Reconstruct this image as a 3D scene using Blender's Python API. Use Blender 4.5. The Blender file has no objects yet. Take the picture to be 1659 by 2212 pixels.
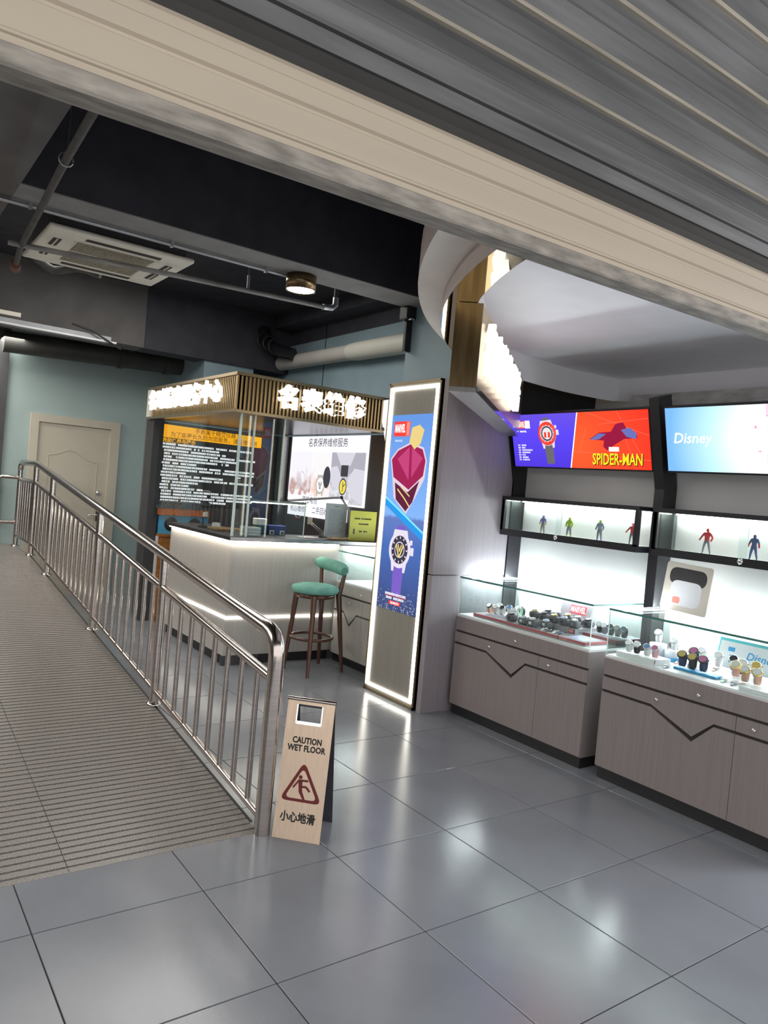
import bpy, bmesh, math, random
from mathutils import Vector, Matrix

S = bpy.context.scene
COL = S.collection
random.seed(7)
PI = math.pi

# ------------------------------------------------------------------ camera
def make_camera():
    yaw, pitch, roll, fpx = 0.623992992, -0.0258256293, 0.0877677983, 1613.58453
    f = Vector((math.sin(yaw)*math.cos(pitch), math.cos(yaw)*math.cos(pitch), math.sin(pitch)))
    r = Vector((math.cos(yaw), -math.sin(yaw), 0)); u = r.cross(f)
    r2 = r*math.cos(roll)+u*math.sin(roll); u2 = u*math.cos(roll)-r*math.sin(roll)
    cd = bpy.data.cameras.new('camera'); cd.sensor_fit = 'VERTICAL'; cd.sensor_height = 36
    cd.lens = 36*fpx/2212; cd.clip_start = .05
    c = bpy.data.objects.new('camera', cd); COL.objects.link(c)
    M = Matrix((r2, u2, -f)).transposed().to_4x4(); M.translation = (0, 0, 1.5625)
    c.matrix_world = M; S.camera = c
make_camera()

# ------------------------------------------------------------------ world, lights, exposure
w = bpy.data.worlds.new('world'); S.world = w; w.use_nodes = True
bg = w.node_tree.nodes['Background']
bg.inputs[0].default_value = (.95, .93, .90, 1); bg.inputs[1].default_value = 1.35

def area(name, loc, sx, sy, power, col=(1, 1, 1), rot=(0, 0, 0)):
    l = bpy.data.lights.new(name, 'AREA'); l.shape = 'RECTANGLE'; l.size = sx; l.size_y = sy
    l.energy = power; l.color = col
    o = bpy.data.objects.new(name, l); COL.objects.link(o); o.location = loc; o.rotation_euler = rot
    return o
# added area lights that brighten the hall
area('hall_fill', (-1.7, 4.2, 2.95), 2.2, 2.6, 100, (1, .95, .86))
area('hall_fill', (-1.4, 7.4, 2.95), 2.2, 1.6, 120, (1, .95, .86))
area('hall_fill', (.7, 9.2, 2.9), 1.6, .6, 36, (1, .96, .88))
area('hall_fill', (2.3, 6.6, 3.55), 2.2, 1.6, 45, (1, .96, .9))
area('shop_fill', (4.9, .9, 2.3), 1.2, .6, 60, (.93, .95, 1), (0, math.radians(25), 0))  # added fill light for the shop end, its source unseen
S.view_settings.view_transform = 'Standard'; S.view_settings.look = 'None'
S.view_settings.exposure = 0.3; S.view_settings.gamma = 1.0; S.view_settings.use_curve_mapping = False

# ------------------------------------------------------------------ materials
MATS = {}
def _new(name):
    m = bpy.data.materials.new(name); m.use_nodes = True; m.node_tree.nodes.clear(); return m, m.node_tree
def N(t, kind, **kw):
    n = t.nodes.new(kind)
    for k, v in kw.items():
        if k.startswith('i_'): n.inputs[k[2:].replace('_', ' ')].default_value = v
        else: setattr(n, k, v)
    return n
def surf(name, col, rough=.5, metal=0, var=.12, scale=(6, 6, 6), bump=0, bscale=None, spec=.5, coat=0, detail=4, col2=None):
    """principled surface with a procedural noise in its colour and relief"""
    if name in MATS: return MATS[name]
    m, t = _new(name)
    out = N(t, 'ShaderNodeOutputMaterial'); p = N(t, 'ShaderNodeBsdfPrincipled')
    t.links.new(p.outputs[0], out.inputs[0])
    tc = N(t, 'ShaderNodeTexCoord'); mp = N(t, 'ShaderNodeMapping'); mp.inputs['Scale'].default_value = scale
    t.links.new(tc.outputs['Object'], mp.inputs[0])
    no = N(t, 'ShaderNodeTexNoise'); no.inputs['Scale'].default_value = 1; no.inputs['Detail'].default_value = detail
    t.links.new(mp.outputs[0], no.inputs['Vector'])
    rp = N(t, 'ShaderNodeValToRGB')
    c2 = col2 or tuple(min(1, c*(1+var)) for c in col); c1 = tuple(c*(1-var) for c in col) if not col2 else col
    rp.color_ramp.elements[0].position = .32; rp.color_ramp.elements[1].position = .68
    rp.color_ramp.elements[0].color = (*c1, 1); rp.color_ramp.elements[1].color = (*c2, 1)
    t.links.new(no.outputs['Fac'], rp.inputs[0]); t.links.new(rp.outputs[0], p.inputs['Base Color'])
    p.inputs['Roughness'].default_value = rough; p.inputs['Metallic'].default_value = metal
    p.inputs['Specular IOR Level'].default_value = spec
    if coat: p.inputs['Coat Weight'].default_value = coat; p.inputs['Coat Roughness'].default_value = .08
    if bump:
        b = N(t, 'ShaderNodeBump'); b.inputs['Strength'].default_value = bump; b.inputs['Distance'].default_value = .004
        n2 = no
        if bscale:
            n2 = N(t, 'ShaderNodeTexNoise'); n2.inputs['Scale'].default_value = bscale; n2.inputs['Detail'].default_value = 3
            t.links.new(tc.outputs['Object'], n2.inputs['Vector'])
        t.links.new(n2.outputs['Fac'], b.inputs['Height']); t.links.new(b.outputs[0], p.inputs['Normal'])
    MATS[name] = m; return m
def emit(name, col, strength=1.0):
    if name in MATS: return MATS[name]
    m, t = _new(name)
    out = N(t, 'ShaderNodeOutputMaterial'); e = N(t, 'ShaderNodeEmission')
    e.inputs[0].default_value = (*col, 1); e.inputs[1].default_value = strength
    t.links.new(e.outputs[0], out.inputs[0]); MATS[name] = m; return m
def emit_grad(name, stops, axis, lo, hi, strength=1.0, radial=None, noise=0):
    """backlit print: colour stops along one object axis, or around a point"""
    m, t = _new(name)
    out = N(t, 'ShaderNodeOutputMaterial'); e = N(t, 'ShaderNodeEmission'); e.inputs[1].default_value = strength
    tc = N(t, 'ShaderNodeTexCoord')
    if radial:
        vm = N(t, 'ShaderNodeVectorMath', operation='DISTANCE'); vm.inputs[1].default_value = radial
        t.links.new(tc.outputs['Object'], vm.inputs[0]); src = vm.outputs['Value']
    else:
        sp = N(t, 'ShaderNodeSeparateXYZ'); t.links.new(tc.outputs['Object'], sp.inputs[0]); src = sp.outputs[axis]
    mr = N(t, 'ShaderNodeMapRange'); mr.inputs['From Min'].default_value = lo; mr.inputs['From Max'].default_value = hi
    t.links.new(src, mr.inputs['Value']); src = mr.outputs[0]
    if noise:
        no = N(t, 'ShaderNodeTexNoise'); no.inputs['Scale'].default_value = 9; no.inputs['Detail'].default_value = 5
        t.links.new(tc.outputs['Object'], no.inputs['Vector'])
        ma = N(t, 'ShaderNodeMath', operation='MULTIPLY_ADD'); ma.inputs[1].default_value = noise
        t.links.new(no.outputs['Fac'], ma.inputs[0]); t.links.new(src, ma.inputs[2]); src = ma.outputs[0]
    rp = N(t, 'ShaderNodeValToRGB')
    while len(rp.color_ramp.elements) < len(stops): rp.color_ramp.elements.new(.5)
    for el, (ps, c) in zip(rp.color_ramp.elements, stops): el.position = ps; el.color = (*c, 1)
    t.links.new(src, rp.inputs[0]); t.links.new(rp.outputs[0], e.inputs[0]); t.links.new(e.outputs[0], out.inputs[0])
    MATS[name] = m; return m
def glass(name, tint=(.93, .97, .96), refl=.06, ior=1.45):
    m, t = _new(name)
    out = N(t, 'ShaderNodeOutputMaterial'); tr = N(t, 'ShaderNodeBsdfTransparent'); tr.inputs[0].default_value = (*tint, 1)
    gl = N(t, 'ShaderNodeBsdfGlossy'); gl.inputs['Roughness'].default_value = .01; gl.inputs[0].default_value = (1, 1, 1, 1)
    lw = N(t, 'ShaderNodeLayerWeight'); lw.inputs[0].default_value = .5
    pw = N(t, 'ShaderNodeMath', operation='POWER'); pw.inputs[1].default_value = 5; t.links.new(lw.outputs['Facing'], pw.inputs[0])
    fr = N(t, 'ShaderNodeMath', operation='MULTIPLY_ADD'); fr.inputs[1].default_value = .55; fr.inputs[2].default_value = refl*.5; t.links.new(pw.outputs[0], fr.inputs[0])
    mx = N(t, 'ShaderNodeMixShader'); t.links.new(fr.outputs[0], mx.inputs[0])
    t.links.new(tr.outputs[0], mx.inputs[1]); t.links.new(gl.outputs[0], mx.inputs[2]); t.links.new(mx.outputs[0], out.inputs[0])
    MATS[name] = m; return m

tile_m = surf('floor_tile', (.20, .215, .245), .18, var=.08, scale=(2.2, 2.2, 2.2), bump=.05, bscale=260, spec=.55, detail=6)
grout_m = surf('grout', (.02, .02, .024), .8)
ramp_m = surf('ramp_stone', (.18, .166, .156), .30, var=.35, scale=(160, 160, 160), bump=.12, spec=.5, detail=2)
groove_m = surf('ramp_groove', (.03, .028, .027), .8)
wood = surf('taupe_laminate', (.255, .222, .222), .42, var=.08, scale=(120, 120, 2), bump=.08, spec=.4)
wood_l = surf('pale_laminate', (.46, .44, .415), .42, var=.08, scale=(110, 110, 2), bump=.08, spec=.4)
wood_box = surf('olive_laminate', (.27, .255, .225), .45, var=.08, scale=(110, 110, 2), bump=.08, spec=.4)
wood_side = surf('grey_laminate', (.30, .27, .297), .42, var=.08, scale=(110, 110, 2), bump=.08, spec=.4)
dark_inlay = surf('dark_inlay', (.035, .028, .03), .35)
plinth_m = surf('black_plinth', (.018, .018, .02), .35)
steel = surf('stainless_steel', (.53, .48, .455), .17, 1, var=.10, scale=(3, 3, 60), detail=3)
steel_sat = surf('satin_steel', (.68, .53, .41), .36, 1, var=.05, scale=(90, 90, 3))
chrome = surf('chrome', (.8, .8, .8), .08, 1, var=.03)
alu = surf('white_aluminium', (.78, .78, .8), .3, .3, var=.03)
white = surf('white_paint', (.80, .80, .81), .55, var=.03, bump=.03)
white_sof = surf('canopy_plaster', (.86, .86, .90), .6, var=.02, bump=.02)
cream = surf('cream_plaster', (.86, .80, .74), .6, var=.03, bump=.02)
brownish = surf('taupe_plaster', (.55, .47, .45), .55, var=.04)
teal_wall = surf('teal_paint', (.33, .42, .42), .42, var=.05, scale=(2, 2, 2), bump=.03, bscale=60)
blue_wall = surf('blue_grey_paint', (.27, .37, .42), .5, var=.07, scale=(3, 3, 3), bump=.03, bscale=60)
door_m = surf('cream_door_paint', (.50, .46, .38), .45, var=.03, bump=.02)
navy = surf('navy_black_paint', (.042, .042, .055), .75, var=.2, scale=(5, 5, 5), bump=.1, bscale=150)
soffit_m = surf('grey_concrete_paint', (.13, .125, .125), .8, var=.15, scale=(4, 4, 4), bump=.08, bscale=120)
beam_under = surf('pale_concrete_paint', (.24, .235, .235), .8, var=.12, scale=(6, 6, 6), bump=.05, bscale=120)
dark_paint = surf('charcoal_paint', (.05, .05, .055), .6, var=.15)
black = surf('black_lacquer', (.014, .014, .018), .32, var=.1)
black_matt = surf('black_plastic', (.02, .02, .022), .5, var=.1)
kiosk_dark = surf('kiosk_wall_panel', (.085, .078, .08), .35, var=.14, scale=(45, 45, 1.5))
brass = surf('brushed_brass', (.62, .46, .22), .28, 1, var=.10, scale=(80, 80, 4))
brass_d = surf('brown_brass', (.27, .19, .10), .30, 1, var=.25, scale=(30, 30, 3))
brass_mir = surf('gold_mirror', (.80, .68, .42), .03, 1, var=.02)
bronze = surf('brushed_bronze', (.38, .30, .19), .32, 1, var=.08, scale=(70, 70, 4))
grey_metal = surf('brushed_grey_metal', (.38, .37, .36), .3, 1, var=.08, scale=(4, 90, 90))
shut_beige = surf('beige_shutter_paint', (.50, .43, .345), .5, var=.05, scale=(1.2, 6, 14), bump=.05, bscale=30)
shut_grime = surf('grimy_shutter_lip', (.30, .275, .245), .65, var=.35, scale=(14, 60, 60), bump=.1, detail=6)
shut_grey = surf('galvanised_slat', (.125, .128, .135), .5, .6, var=.3, scale=(2.0, 40, 26), bump=.05, detail=6)
shut_lip = surf('slat_lip_highlight', (.34, .31, .26), .5, .3, var=.3, scale=(3, 60, 60))  # pale colour paints the bright highlight along each slat lip
shut_dark = surf('dark_slat_gap', (.035, .033, .032), .7)
galv = surf('galvanised_conduit', (.55, .57, .60), .32, .8, var=.1, scale=(4, 60, 60))
pipe_dark = surf('grey_painted_pipe', (.07, .068, .064), .6, var=.25, scale=(20, 20, 20))
pipe_white = surf('cream_pipe', (.56, .54, .50), .5, var=.06, scale=(4, 4, 4))
duct_m = surf('black_duct', (.045, .045, .042), .5, var=.25, scale=(4, 4, 4))
ac_m = surf('cream_plastic', (.80, .76, .67), .45, var=.03)
ac_dark = surf('dark_vent', (.03, .025, .022), .6)
ac_grill = surf('grille_plastic', (.36, .32, .25), .5, var=.08)
green_v = surf('green_velvet', (.15, .38, .32), .85, var=.14, scale=(14, 14, 14), bump=.1, bscale=300)
walnut = surf('walnut_wood', (.085, .03, .016), .32, var=.3, scale=(30, 30, 3), coat=.3)
orange_wood = surf('orange_wood', (.42, .17, .04), .45, var=.2, scale=(6, 6, 40))
blue_lac = surf('sky_blue_lacquer', (.09, .42, .72), .4, var=.06)
g_edge = surf('glass_edge', (.06, .20, .18), .15, var=.1, spec=.6)
g_edge2 = surf('pale_glass_edge', (.66, .80, .76), .15, var=.05)
gl = glass('clear_glass'); gl2 = glass('kiosk_glass', (.90, .93, .92), ior=1.5)
ink = surf('black_ink', (.012, .012, .012), .5); red_ink = surf('dark_red_ink', (.16, .012, .014), .5)
paper = surf('white_paper', (.75, .75, .76), .8, var=.02)
led_w = emit('led_warm', (1, .93, .78), 20); led_c = emit('led_cool', (.93, .97, 1), 80); led_b = emit('led_border', (1, .96, .84), 7)
led_in = emit('led_shelf', (.95, 1, .93), 36)
letter_e = emit('lit_letter', (1, .98, .94), 1.7); letter_c = emit('lit_letter_cool', (.97, .97, 1), 1.5)
lamp_e = emit('lamp_disc', (1, .93, .8), 45)

# ------------------------------------------------------------------ helpers
def wloc(o):
    v = Vector((0, 0, 0))
    while o: v += o.location; o = o.parent
    return v
class MB:
    def __init__(s): s.bm = bmesh.new()
    def box(s, x0, x1, y0, y1, z0, z1, M=None, bev=0, seg=1):
        b = bmesh.new(); bmesh.ops.create_cube(b, size=1)
        for v in b.verts: v.co = ((x0+x1)/2+v.co.x*(x1-x0), (y0+y1)/2+v.co.y*(y1-y0), (z0+z1)/2+v.co.z*(z1-z0))
        if bev: bmesh.ops.bevel(b, geom=b.edges[:], offset=bev, segments=seg, affect='EDGES', profile=.5)
        return s.merge(b, M)
    def merge(s, b, M=None):
        if M: bmesh.ops.transform(b, matrix=M, verts=b.verts)
        vm = {v: s.bm.verts.new(v.co) for v in b.verts}
        for f in b.faces:
            try: nf = s.bm.faces.new([vm[v] for v in f.verts]); nf.smooth = f.smooth; nf.material_index = f.material_index
            except ValueError: pass
        b.free(); return s
    def poly(s, pts):
        s.bm.faces.new([s.bm.verts.new(p) for p in pts]); return s
    def extrude(s, pts, d):
        """closed polygon (3-D points) swept along d"""
        d = Vector(d); a = [s.bm.verts.new(p) for p in pts]; b = [s.bm.verts.new(Vector(p)+d) for p in pts]
        s.bm.faces.new(a[::-1]); s.bm.faces.new(b); n = len(pts)
        for i in range(n): s.bm.faces.new([a[i], a[(i+1) % n], b[(i+1) % n], b[i]])
        return s
    def ribbon(s, pts, d, smooth=False):
        d = Vector(d); a = [s.bm.verts.new(p) for p in pts]; b = [s.bm.verts.new(Vector(p)+d) for p in pts]
        for i in range(len(pts)-1):
            f = s.bm.faces.new([a[i], a[i+1], b[i+1], b[i]]); f.smooth = smooth
        return s
    def tube(s, pts, r, n=12, closed=False, caps=True):
        pts = [Vector(p) for p in pts]; k = len(pts); rings = []; up = None
        rr = r if isinstance(r, (list, tuple)) else [r]*k
        for i, p in enumerate(pts):
            if closed: tg = (pts[(i+1) % k]-pts[i-1]).normalized()
            else: tg = (pts[min(i+1, k-1)]-pts[max(i-1, 0)]).normalized()
            if up is None: up = Vector((0, 0, 1)) if abs(tg.z) < .9 else Vector((1, 0, 0))
            a = tg.cross(up).normalized(); b = a.cross(tg).normalized(); up = b
            rings.append([s.bm.verts.new(p+(a*math.cos(2*PI*j/n)+b*math.sin(2*PI*j/n))*rr[i]) for j in range(n)])
        m = k if closed else k-1
        for i in range(m):
            A, B = rings[i], rings[(i+1) % k]
            for j in range(n):
                f = s.bm.faces.new([A[j], A[(j+1) % n], B[(j+1) % n], B[j]]); f.smooth = True
        if caps and not closed:
            for rg in (rings[0][::-1], rings[-1]): s.bm.faces.new([s.bm.verts.new(v.co) for v in rg])
        return s
    def cyl(s, p0, p1, r, n=16): return s.tube([p0, p1], r, n)
    def lathe(s, prof, n=24, M=None):
        b = bmesh.new(); rings = []
        for r, z in prof: rings.append([b.verts.new((r*math.cos(2*PI*j/n), r*math.sin(2*PI*j/n), z)) for j in range(n)] if r > 1e-6 else [b.verts.new((0, 0, z))])
        for A, B in zip(rings, rings[1:]):
            for j in range(n):
                q = [A[j % len(A)], A[(j+1) % len(A)], B[(j+1) % len(B)], B[j % len(B)]]
                q2 = []
                for v in q:
                    if v not in q2: q2.append(v)
                if len(q2) > 2: b.faces.new(q2).smooth = True
        return s.merge(b, M)
    def ell(s, c, r, u=16, v=10, M=None):
        b = bmesh.new(); bmesh.ops.create_uvsphere(b, u_segments=u, v_segments=v, radius=1)
        for f in b.faces: f.smooth = True
        T = Matrix.Translation(c) @ Matrix.Diagonal((*r, 1))
        return s.merge(b, (M @ T) if M else T)
    def mesh(s, name, mat):
        bmesh.ops.recalc_face_normals(s.bm, faces=s.bm.faces[:])
        me = bpy.data.meshes.new(name); s.bm.to_mesh(me); s.bm.free()
        for m in (mat if isinstance(mat, (list, tuple)) else [mat]): me.materials.append(m)
        return me
    def build(s, name, mat, parent=None, base=None):
        """link as one object; base = world point of its origin"""
        o = parent
        off = wloc(parent) if parent else Vector((0, 0, 0))
        if base is None and not parent:
            xs = [v.co for v in s.bm.verts]
            base = ((min(v.x for v in xs)+max(v.x for v in xs))/2, (min(v.y for v in xs)+max(v.y for v in xs))/2, min(v.z for v in xs))
        base = Vector(base) if base is not None else off
        bmesh.ops.translate(s.bm, vec=-base, verts=s.bm.verts)
        ob = bpy.data.objects.new(name, s.mesh(name, mat)); COL.objects.link(ob)
        if parent: ob.parent = parent
        ob.location = base-off
        return ob
def tag(o, label=None, cat=None, group=None, kind=None):
    if label: o['label'] = label
    if cat: o['category'] = cat
    if group: o['group'] = group
    if kind: o['kind'] = kind
    return o
def thing(name, label, cat, loc, group=None):
    o = bpy.data.objects.new(name, None); o.empty_display_size = .1; COL.objects.link(o); o.location = loc
    return tag(o, label, cat, group)
def box(name, mat, x0, x1, y0, y1, z0, z1, parent=None, bev=0):
    return MB().box(x0, x1, y0, y1, z0, z1, None, bev).build(name, mat, parent)
def struct(o): o['kind'] = 'structure'; return o
def copy_obj(o, parent, loc):
    c = o.copy(); COL.objects.link(c); c.parent = parent; c.location = loc; return c

class Frame:
    """a flat sheet in space: origin, direction to its right, direction up, normal towards the viewer"""
    def __init__(s, O, U, V):
        s.O = Vector(O); s.U = Vector(U).normalized(); s.V = Vector(V).normalized(); s.Nn = s.U.cross(s.V)
    def p(s, u, v, n=0): return s.O+s.U*u+s.V*v+s.Nn*n
    def M(s, u=0, v=0, n=0):
        m = Matrix((s.U, s.V, s.Nn)).transposed().to_4x4(); m.translation = s.p(u, v, n); return m
    def polys(s, name, lists, mat, parent, n=.002, th=0):
        mb = MB()
        for L in lists:
            if th: mb.extrude([s.p(u, v, n-th) for u, v in L], s.Nn*th)
            else: mb.poly([s.p(u, v, n) for u, v in L])
        return mb.build(name, mat, parent)
def rect(u0, u1, v0, v1): return [(u0, v0), (u1, v0), (u1, v1), (u0, v1)]
def disc(u, v, r, n=28, ry=None, a0=0, a1=2*PI):
    full = abs(a1-a0-2*PI) < 1e-6
    return [(u+r*math.cos(a0+(a1-a0)*i/(n if full else n-1)), v+(ry or r)*math.sin(a0+(a1-a0)*i/(n if full else n-1))) for i in range(n)]
def ring(u, v, r0, r1, n=28, k0=0, k1=None):
    k1 = n if k1 is None else k1
    f = lambda r, i: (u+r*math.cos(2*PI*i/n), v+r*math.sin(2*PI*i/n))
    return [[f(r0, i), f(r1, i), f(r1, i+1), f(r0, i+1)] for i in range(k0, k1)]
def stroke(pts, wd):
    """thick line as quads"""
    out = []
    for (a, b), (c, d) in zip(pts, pts[1:]):
        dx, dy = c-a, d-b; L = math.hypot(dx, dy) or 1; nx, ny = -dy/L*wd/2, dx/L*wd/2
        out.append([(a+nx, b+ny), (c+nx, d+ny), (c-nx, d-ny), (a-nx, b-ny)])
    return out
_dg = None
def text(name, body, size, fr, u, v, mat, parent, n=.002, bold=0, ext=0, align='CENTER', sx=1, shear=0, base=None):
    cu = bpy.data.curves.new(name, 'FONT'); cu.body = body; cu.size = size; cu.align_x = align; cu.align_y = 'CENTER'
    cu.offset = bold; cu.extrude = ext; cu.resolution_u = 2; cu.shear = shear
    o = bpy.data.objects.new(name, cu); COL.objects.link(o)
    dg = bpy.context.evaluated_depsgraph_get(); me = bpy.data.meshes.new_from_object(o.evaluated_get(dg))
    bpy.data.objects.remove(o); bpy.data.curves.remove(cu)
    me.transform(fr.M(u, v, n) @ Matrix.Diagonal((sx, 1, 1, 1)))
    off = wloc(parent) if parent else Vector(base)
    me.transform(Matrix.Translation(-off)); me.materials.clear(); me.materials.append(mat)
    ob = bpy.data.objects.new(name, me); COL.objects.link(ob)
    if parent: ob.parent = parent
    else: ob.location = off
    return ob
def glyph_rows(fr, rows, ch, rnd):
    """rows of small unreadable square characters: (u, v, count, gaps)"""
    L = []
    for u, v, cnt, gaps in rows:
        for i in range(cnt):
            if i in gaps: continue
            x = u+i*ch; h = ch*.86
            L.append(rect(x, x+h, v, v+h*.2)); L.append(rect(x, x+h, v+h*.78, v+h)); L.append(rect(x+h*.4, x+h*.62, v+h*.2, v+h*.78))
            if rnd.random() < .75: L.append(rect(x, x+h*.2, v+h*.2, v+h*.78))
            if rnd.random() < .75: L.append(rect(x+h*.8, x+h, v+h*.2, v+h*.78))
    return L

# ================================================================== SETTING
# floor: dark grey tiles 0.6 m, joints 3 mm
T = .6; gx0, gy0 = 2.3803, 2.5900
floor = struct(box('floor', grout_m, -4, 6.4, -3, 11, -.10, -.004))
tm = MB().box(-T/2+.0022, T/2-.0022, -T/2+.0022, T/2-.0022, -.012, 0, None, .0012).mesh('tile', tile_m)
for i in range(-5, 8):
    for j in range(-7, 14):
        cx, cy = gx0+(i+.5)*T, gy0+(j+.5)*T
        if cx+T/2 < 1.6 and cy-T/2 > 2.9: continue           # under the ramp
        if cx > 4.4 and cy > 1: continue
        t = bpy.data.objects.new('tile', tm); COL.objects.link(t); t.parent = floor
        t.location = Vector((cx, cy, 0))-floor.location

# ramp of ribbed stone slabs
RS = .108; RY0, RY1 = 2.925, 8.42; RX = 1.60
def rz(y): return max(0, min(RY1, y)-RY0)*RS
rp = MB(); RX0 = -2.45
rp.extrude([(RX0, RY0, -.05), (RX0, RY0, -.012), (RX0, RY1, rz(RY1)-.012), (RX0, 10.6, rz(RY1)-.012), (RX0, 10.6, -.05)], (RX-RX0, 0, 0))
ramp = tag(rp.build('ramp_floor', groove_m), None, None, None, 'structure')
slope = math.atan(RS); LEN = (RY1-RY0)/math.cos(slope); nrow = 9; sd = LEN/nrow
pitch = .0415; nr = int(sd/pitch)
def slab_mesh(wd):
    mb = MB(); p = sd/nr
    mb.box(-wd/2+.001, wd/2-.001, .001, sd-.001, -.02, -.004)
    for k in range(nr):
        y0 = k*p+.006; y1 = (k+1)*p-.004
        mb.box(-wd/2+.001, wd/2-.001, y0, y1, -.006, 0, None, .0012)
    return mb.mesh('slab', ramp_m)
sm = slab_mesh(.8)
for c in range(5):
    for r_ in range(nrow):
        o = bpy.data.objects.new('slab', sm); COL.objects.link(o); o.parent = ramp
        y = RY0+r_*sd*math.cos(slope)
        o.location = Vector((.775+.4+.002-.8*c, y, rz(y)))-ramp.location
        o.rotation_euler = (slope, 0, 0)
lm = slab_mesh(.8)
for c in range(5):
    for r_ in range(3):
        o = bpy.data.objects.new('slab', lm); COL.objects.link(o); o.parent = ramp
        o.location = Vector((1.177-.8*c, RY1+.01+r_*sd, rz(RY1)))-ramp.location
        if RY1+.01+r_*sd > 9.9: bpy.data.objects.remove(o)

# walls
YB = 9.5
wb = struct(box('wall_back', teal_wall, 1.41, 4.5, YB, YB+.15, 0, 3.6))
wbl = struct(box('wall_back_left', dark_paint, -3.2, 1.41, 10.4, 10.55, 0, 3.6))
wbe = struct(box('wall_back_return', dark_paint, 1.25, 1.41, YB-.04, 10.4, 0, 3.6))
struct(box('wall_left', dark_paint, -3.2, -3.05, 1.2, 10.5, 0, 3.6))
wr = MB(); wr.box(4.4, 4.55, 4.7, YB, 0, 3.28); struct(wr.build('wall_right_far', blue_wall))
struct(box('wall_right_far_top', navy, 4.4, 4.55, 4.7, YB, 3.28, 3.62))
struct(box('wall_panel_line', ink, 4.396, 4.4, 7.55, 7.56, 2.1, 3.6))
pil = MB(); pil.box(3.32, 3.95, 8.47, YB, 0, 3.27); struct(pil.build('pillar_back', blue_wall))
struct(box('wall_right_shop', surf('grey_white_panel', (.60, .60, .60), .5, var=.02), 4.29, 4.36, 1.3, 4.10, 0, 2.2))
struct(box('wall_right_outer', dark_paint, 5.9, 6.0, 1.3, 4.7, 0, 3.6))
struct(box('wall_right_case', white, 4.29, 4.36, 4.72, 5.74, 0, 2.6))
# column with laminate cladding, blue paint above
colm = struct(box('pillar_column', blue_wall, 3.47, 4.9, 4.16, 4.72, 0, 3.6))
cl = MB(); cl.box(3.432, 4.15, 4.11, 4.16, 1.008, 2.42); struct(cl.build('trim_column_side', wood_side))
cl = MB(); cl.box(3.432, 4.15, 4.11, 4.16, 0, 1.0); struct(cl.build('trim_column_side_low', wood_side))
struct(box('trim_column_joint', dark_inlay, 3.45, 4.15, 4.113, 4.16, 1.0, 1.008))
struct(box('wall_side_black', black, 4.15, 5.6, 4.10, 4.16, .0, 2.46))
# ceiling
struct(box('ceiling', navy, -3.2, 6.1, 1.15, 10.6, 3.6, 3.75))
struct(box('ceiling_soffit_left', soffit_m, -3.2, .645, 1.15, 8.4, 3.0, 3.6))
bm1 = MB(); bm1.box(.645, 3.47, 4.38, 4.70, 3.006, 3.6); struct(bm1.build('ceiling_beam_front', navy))
struct(box('ceiling_beam_front_underside', beam_under, .645, 3.47, 4.381, 4.699, 3.0, 3.008))
struct(box('ceiling_beam_back', navy, 2.58, 4.4, 8.43, 8.75, 2.93, 3.6))
struct(box('ceiling_beam_back_left', soffit_m, -3.2, 2.58, 8.40, 8.75, 2.93, 3.6))
struct(box('ceiling_beam_far', navy, 4.15, 4.4, 4.72, 8.43, 3.45, 3.6))
# front of the building above the shutter
struct(box('wall_front_lintel', dark_paint, -3.2, 6.1, 1.22, 1.36, 2.75, 3.75))
struct(box('wall_front_right', white, 5.2, 6.1, 1.2, 1.34, 0, 2.75))
struct(box('wall_front_left', white, -3.2, -2.7, 1.2, 1.34, 0, 2.75))
struct(box('ceiling_porch', soffit_m, -3.2, 6.1, -1.2, 1.22, 3.4, 3.55))

# cream door in the back wall
d = struct(bpy.data.objects.new('door_1', None)); COL.objects.link(d); d.location = (2.18, YB, 0)
fm = MB(); fm.box(1.68, 1.77, YB-.04, YB+.0, 0, 2.13); fm.box(2.59, 2.70, YB-.04, YB, 0, 2.13); fm.box(1.77, 2.59, YB-.04, YB, 2.04, 2.13)
fm.build('door_frame', door_m, d)
box('door_leaf', door_m, 1.77, 2.59, YB-.016, YB, 0, 2.04, d)
arch = [(1.90, 1.66)]+[(1.90+.56*i/20, 1.66+.10*math.exp(-((i-9)/5.2)**2)-(.05*i/20)) for i in range(21)]
mb = MB(); mb.tube([(x, YB-.017, z) for x, z in arch], .004, 6); mb.tube([(1.90, YB-.017, 1.66), (1.90, YB-.017, .2)], .004, 6); mb.tube([(2.46, YB-.017, 1.61), (2.46, YB-.017, .2)], .004, 6)
mb.build('panel_moulding', door_m, d)
mb = MB(); mb.lathe([(0, 0), (.028, 0), (.028, .012), (0, .014)], 16, Matrix.Translation((2.50, YB-.016, 1.25)) @ Matrix.Rotation(PI/2, 4, 'X')); mb.build('lock_plate', chrome, d)
mb = MB(); mb.box(2.485, 2.525, YB-.024, YB-.016, .90, 1.05, None, .004); mb.cyl((2.505, YB-.02, .98), (2.505, YB-.06, .98), .009); mb.tube([(2.505, YB-.06, .98), (2.42, YB-.062, .98), (2.39, YB-.058, .975)], .008, 10); mb.build('door_handle', chrome, d)

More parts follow.
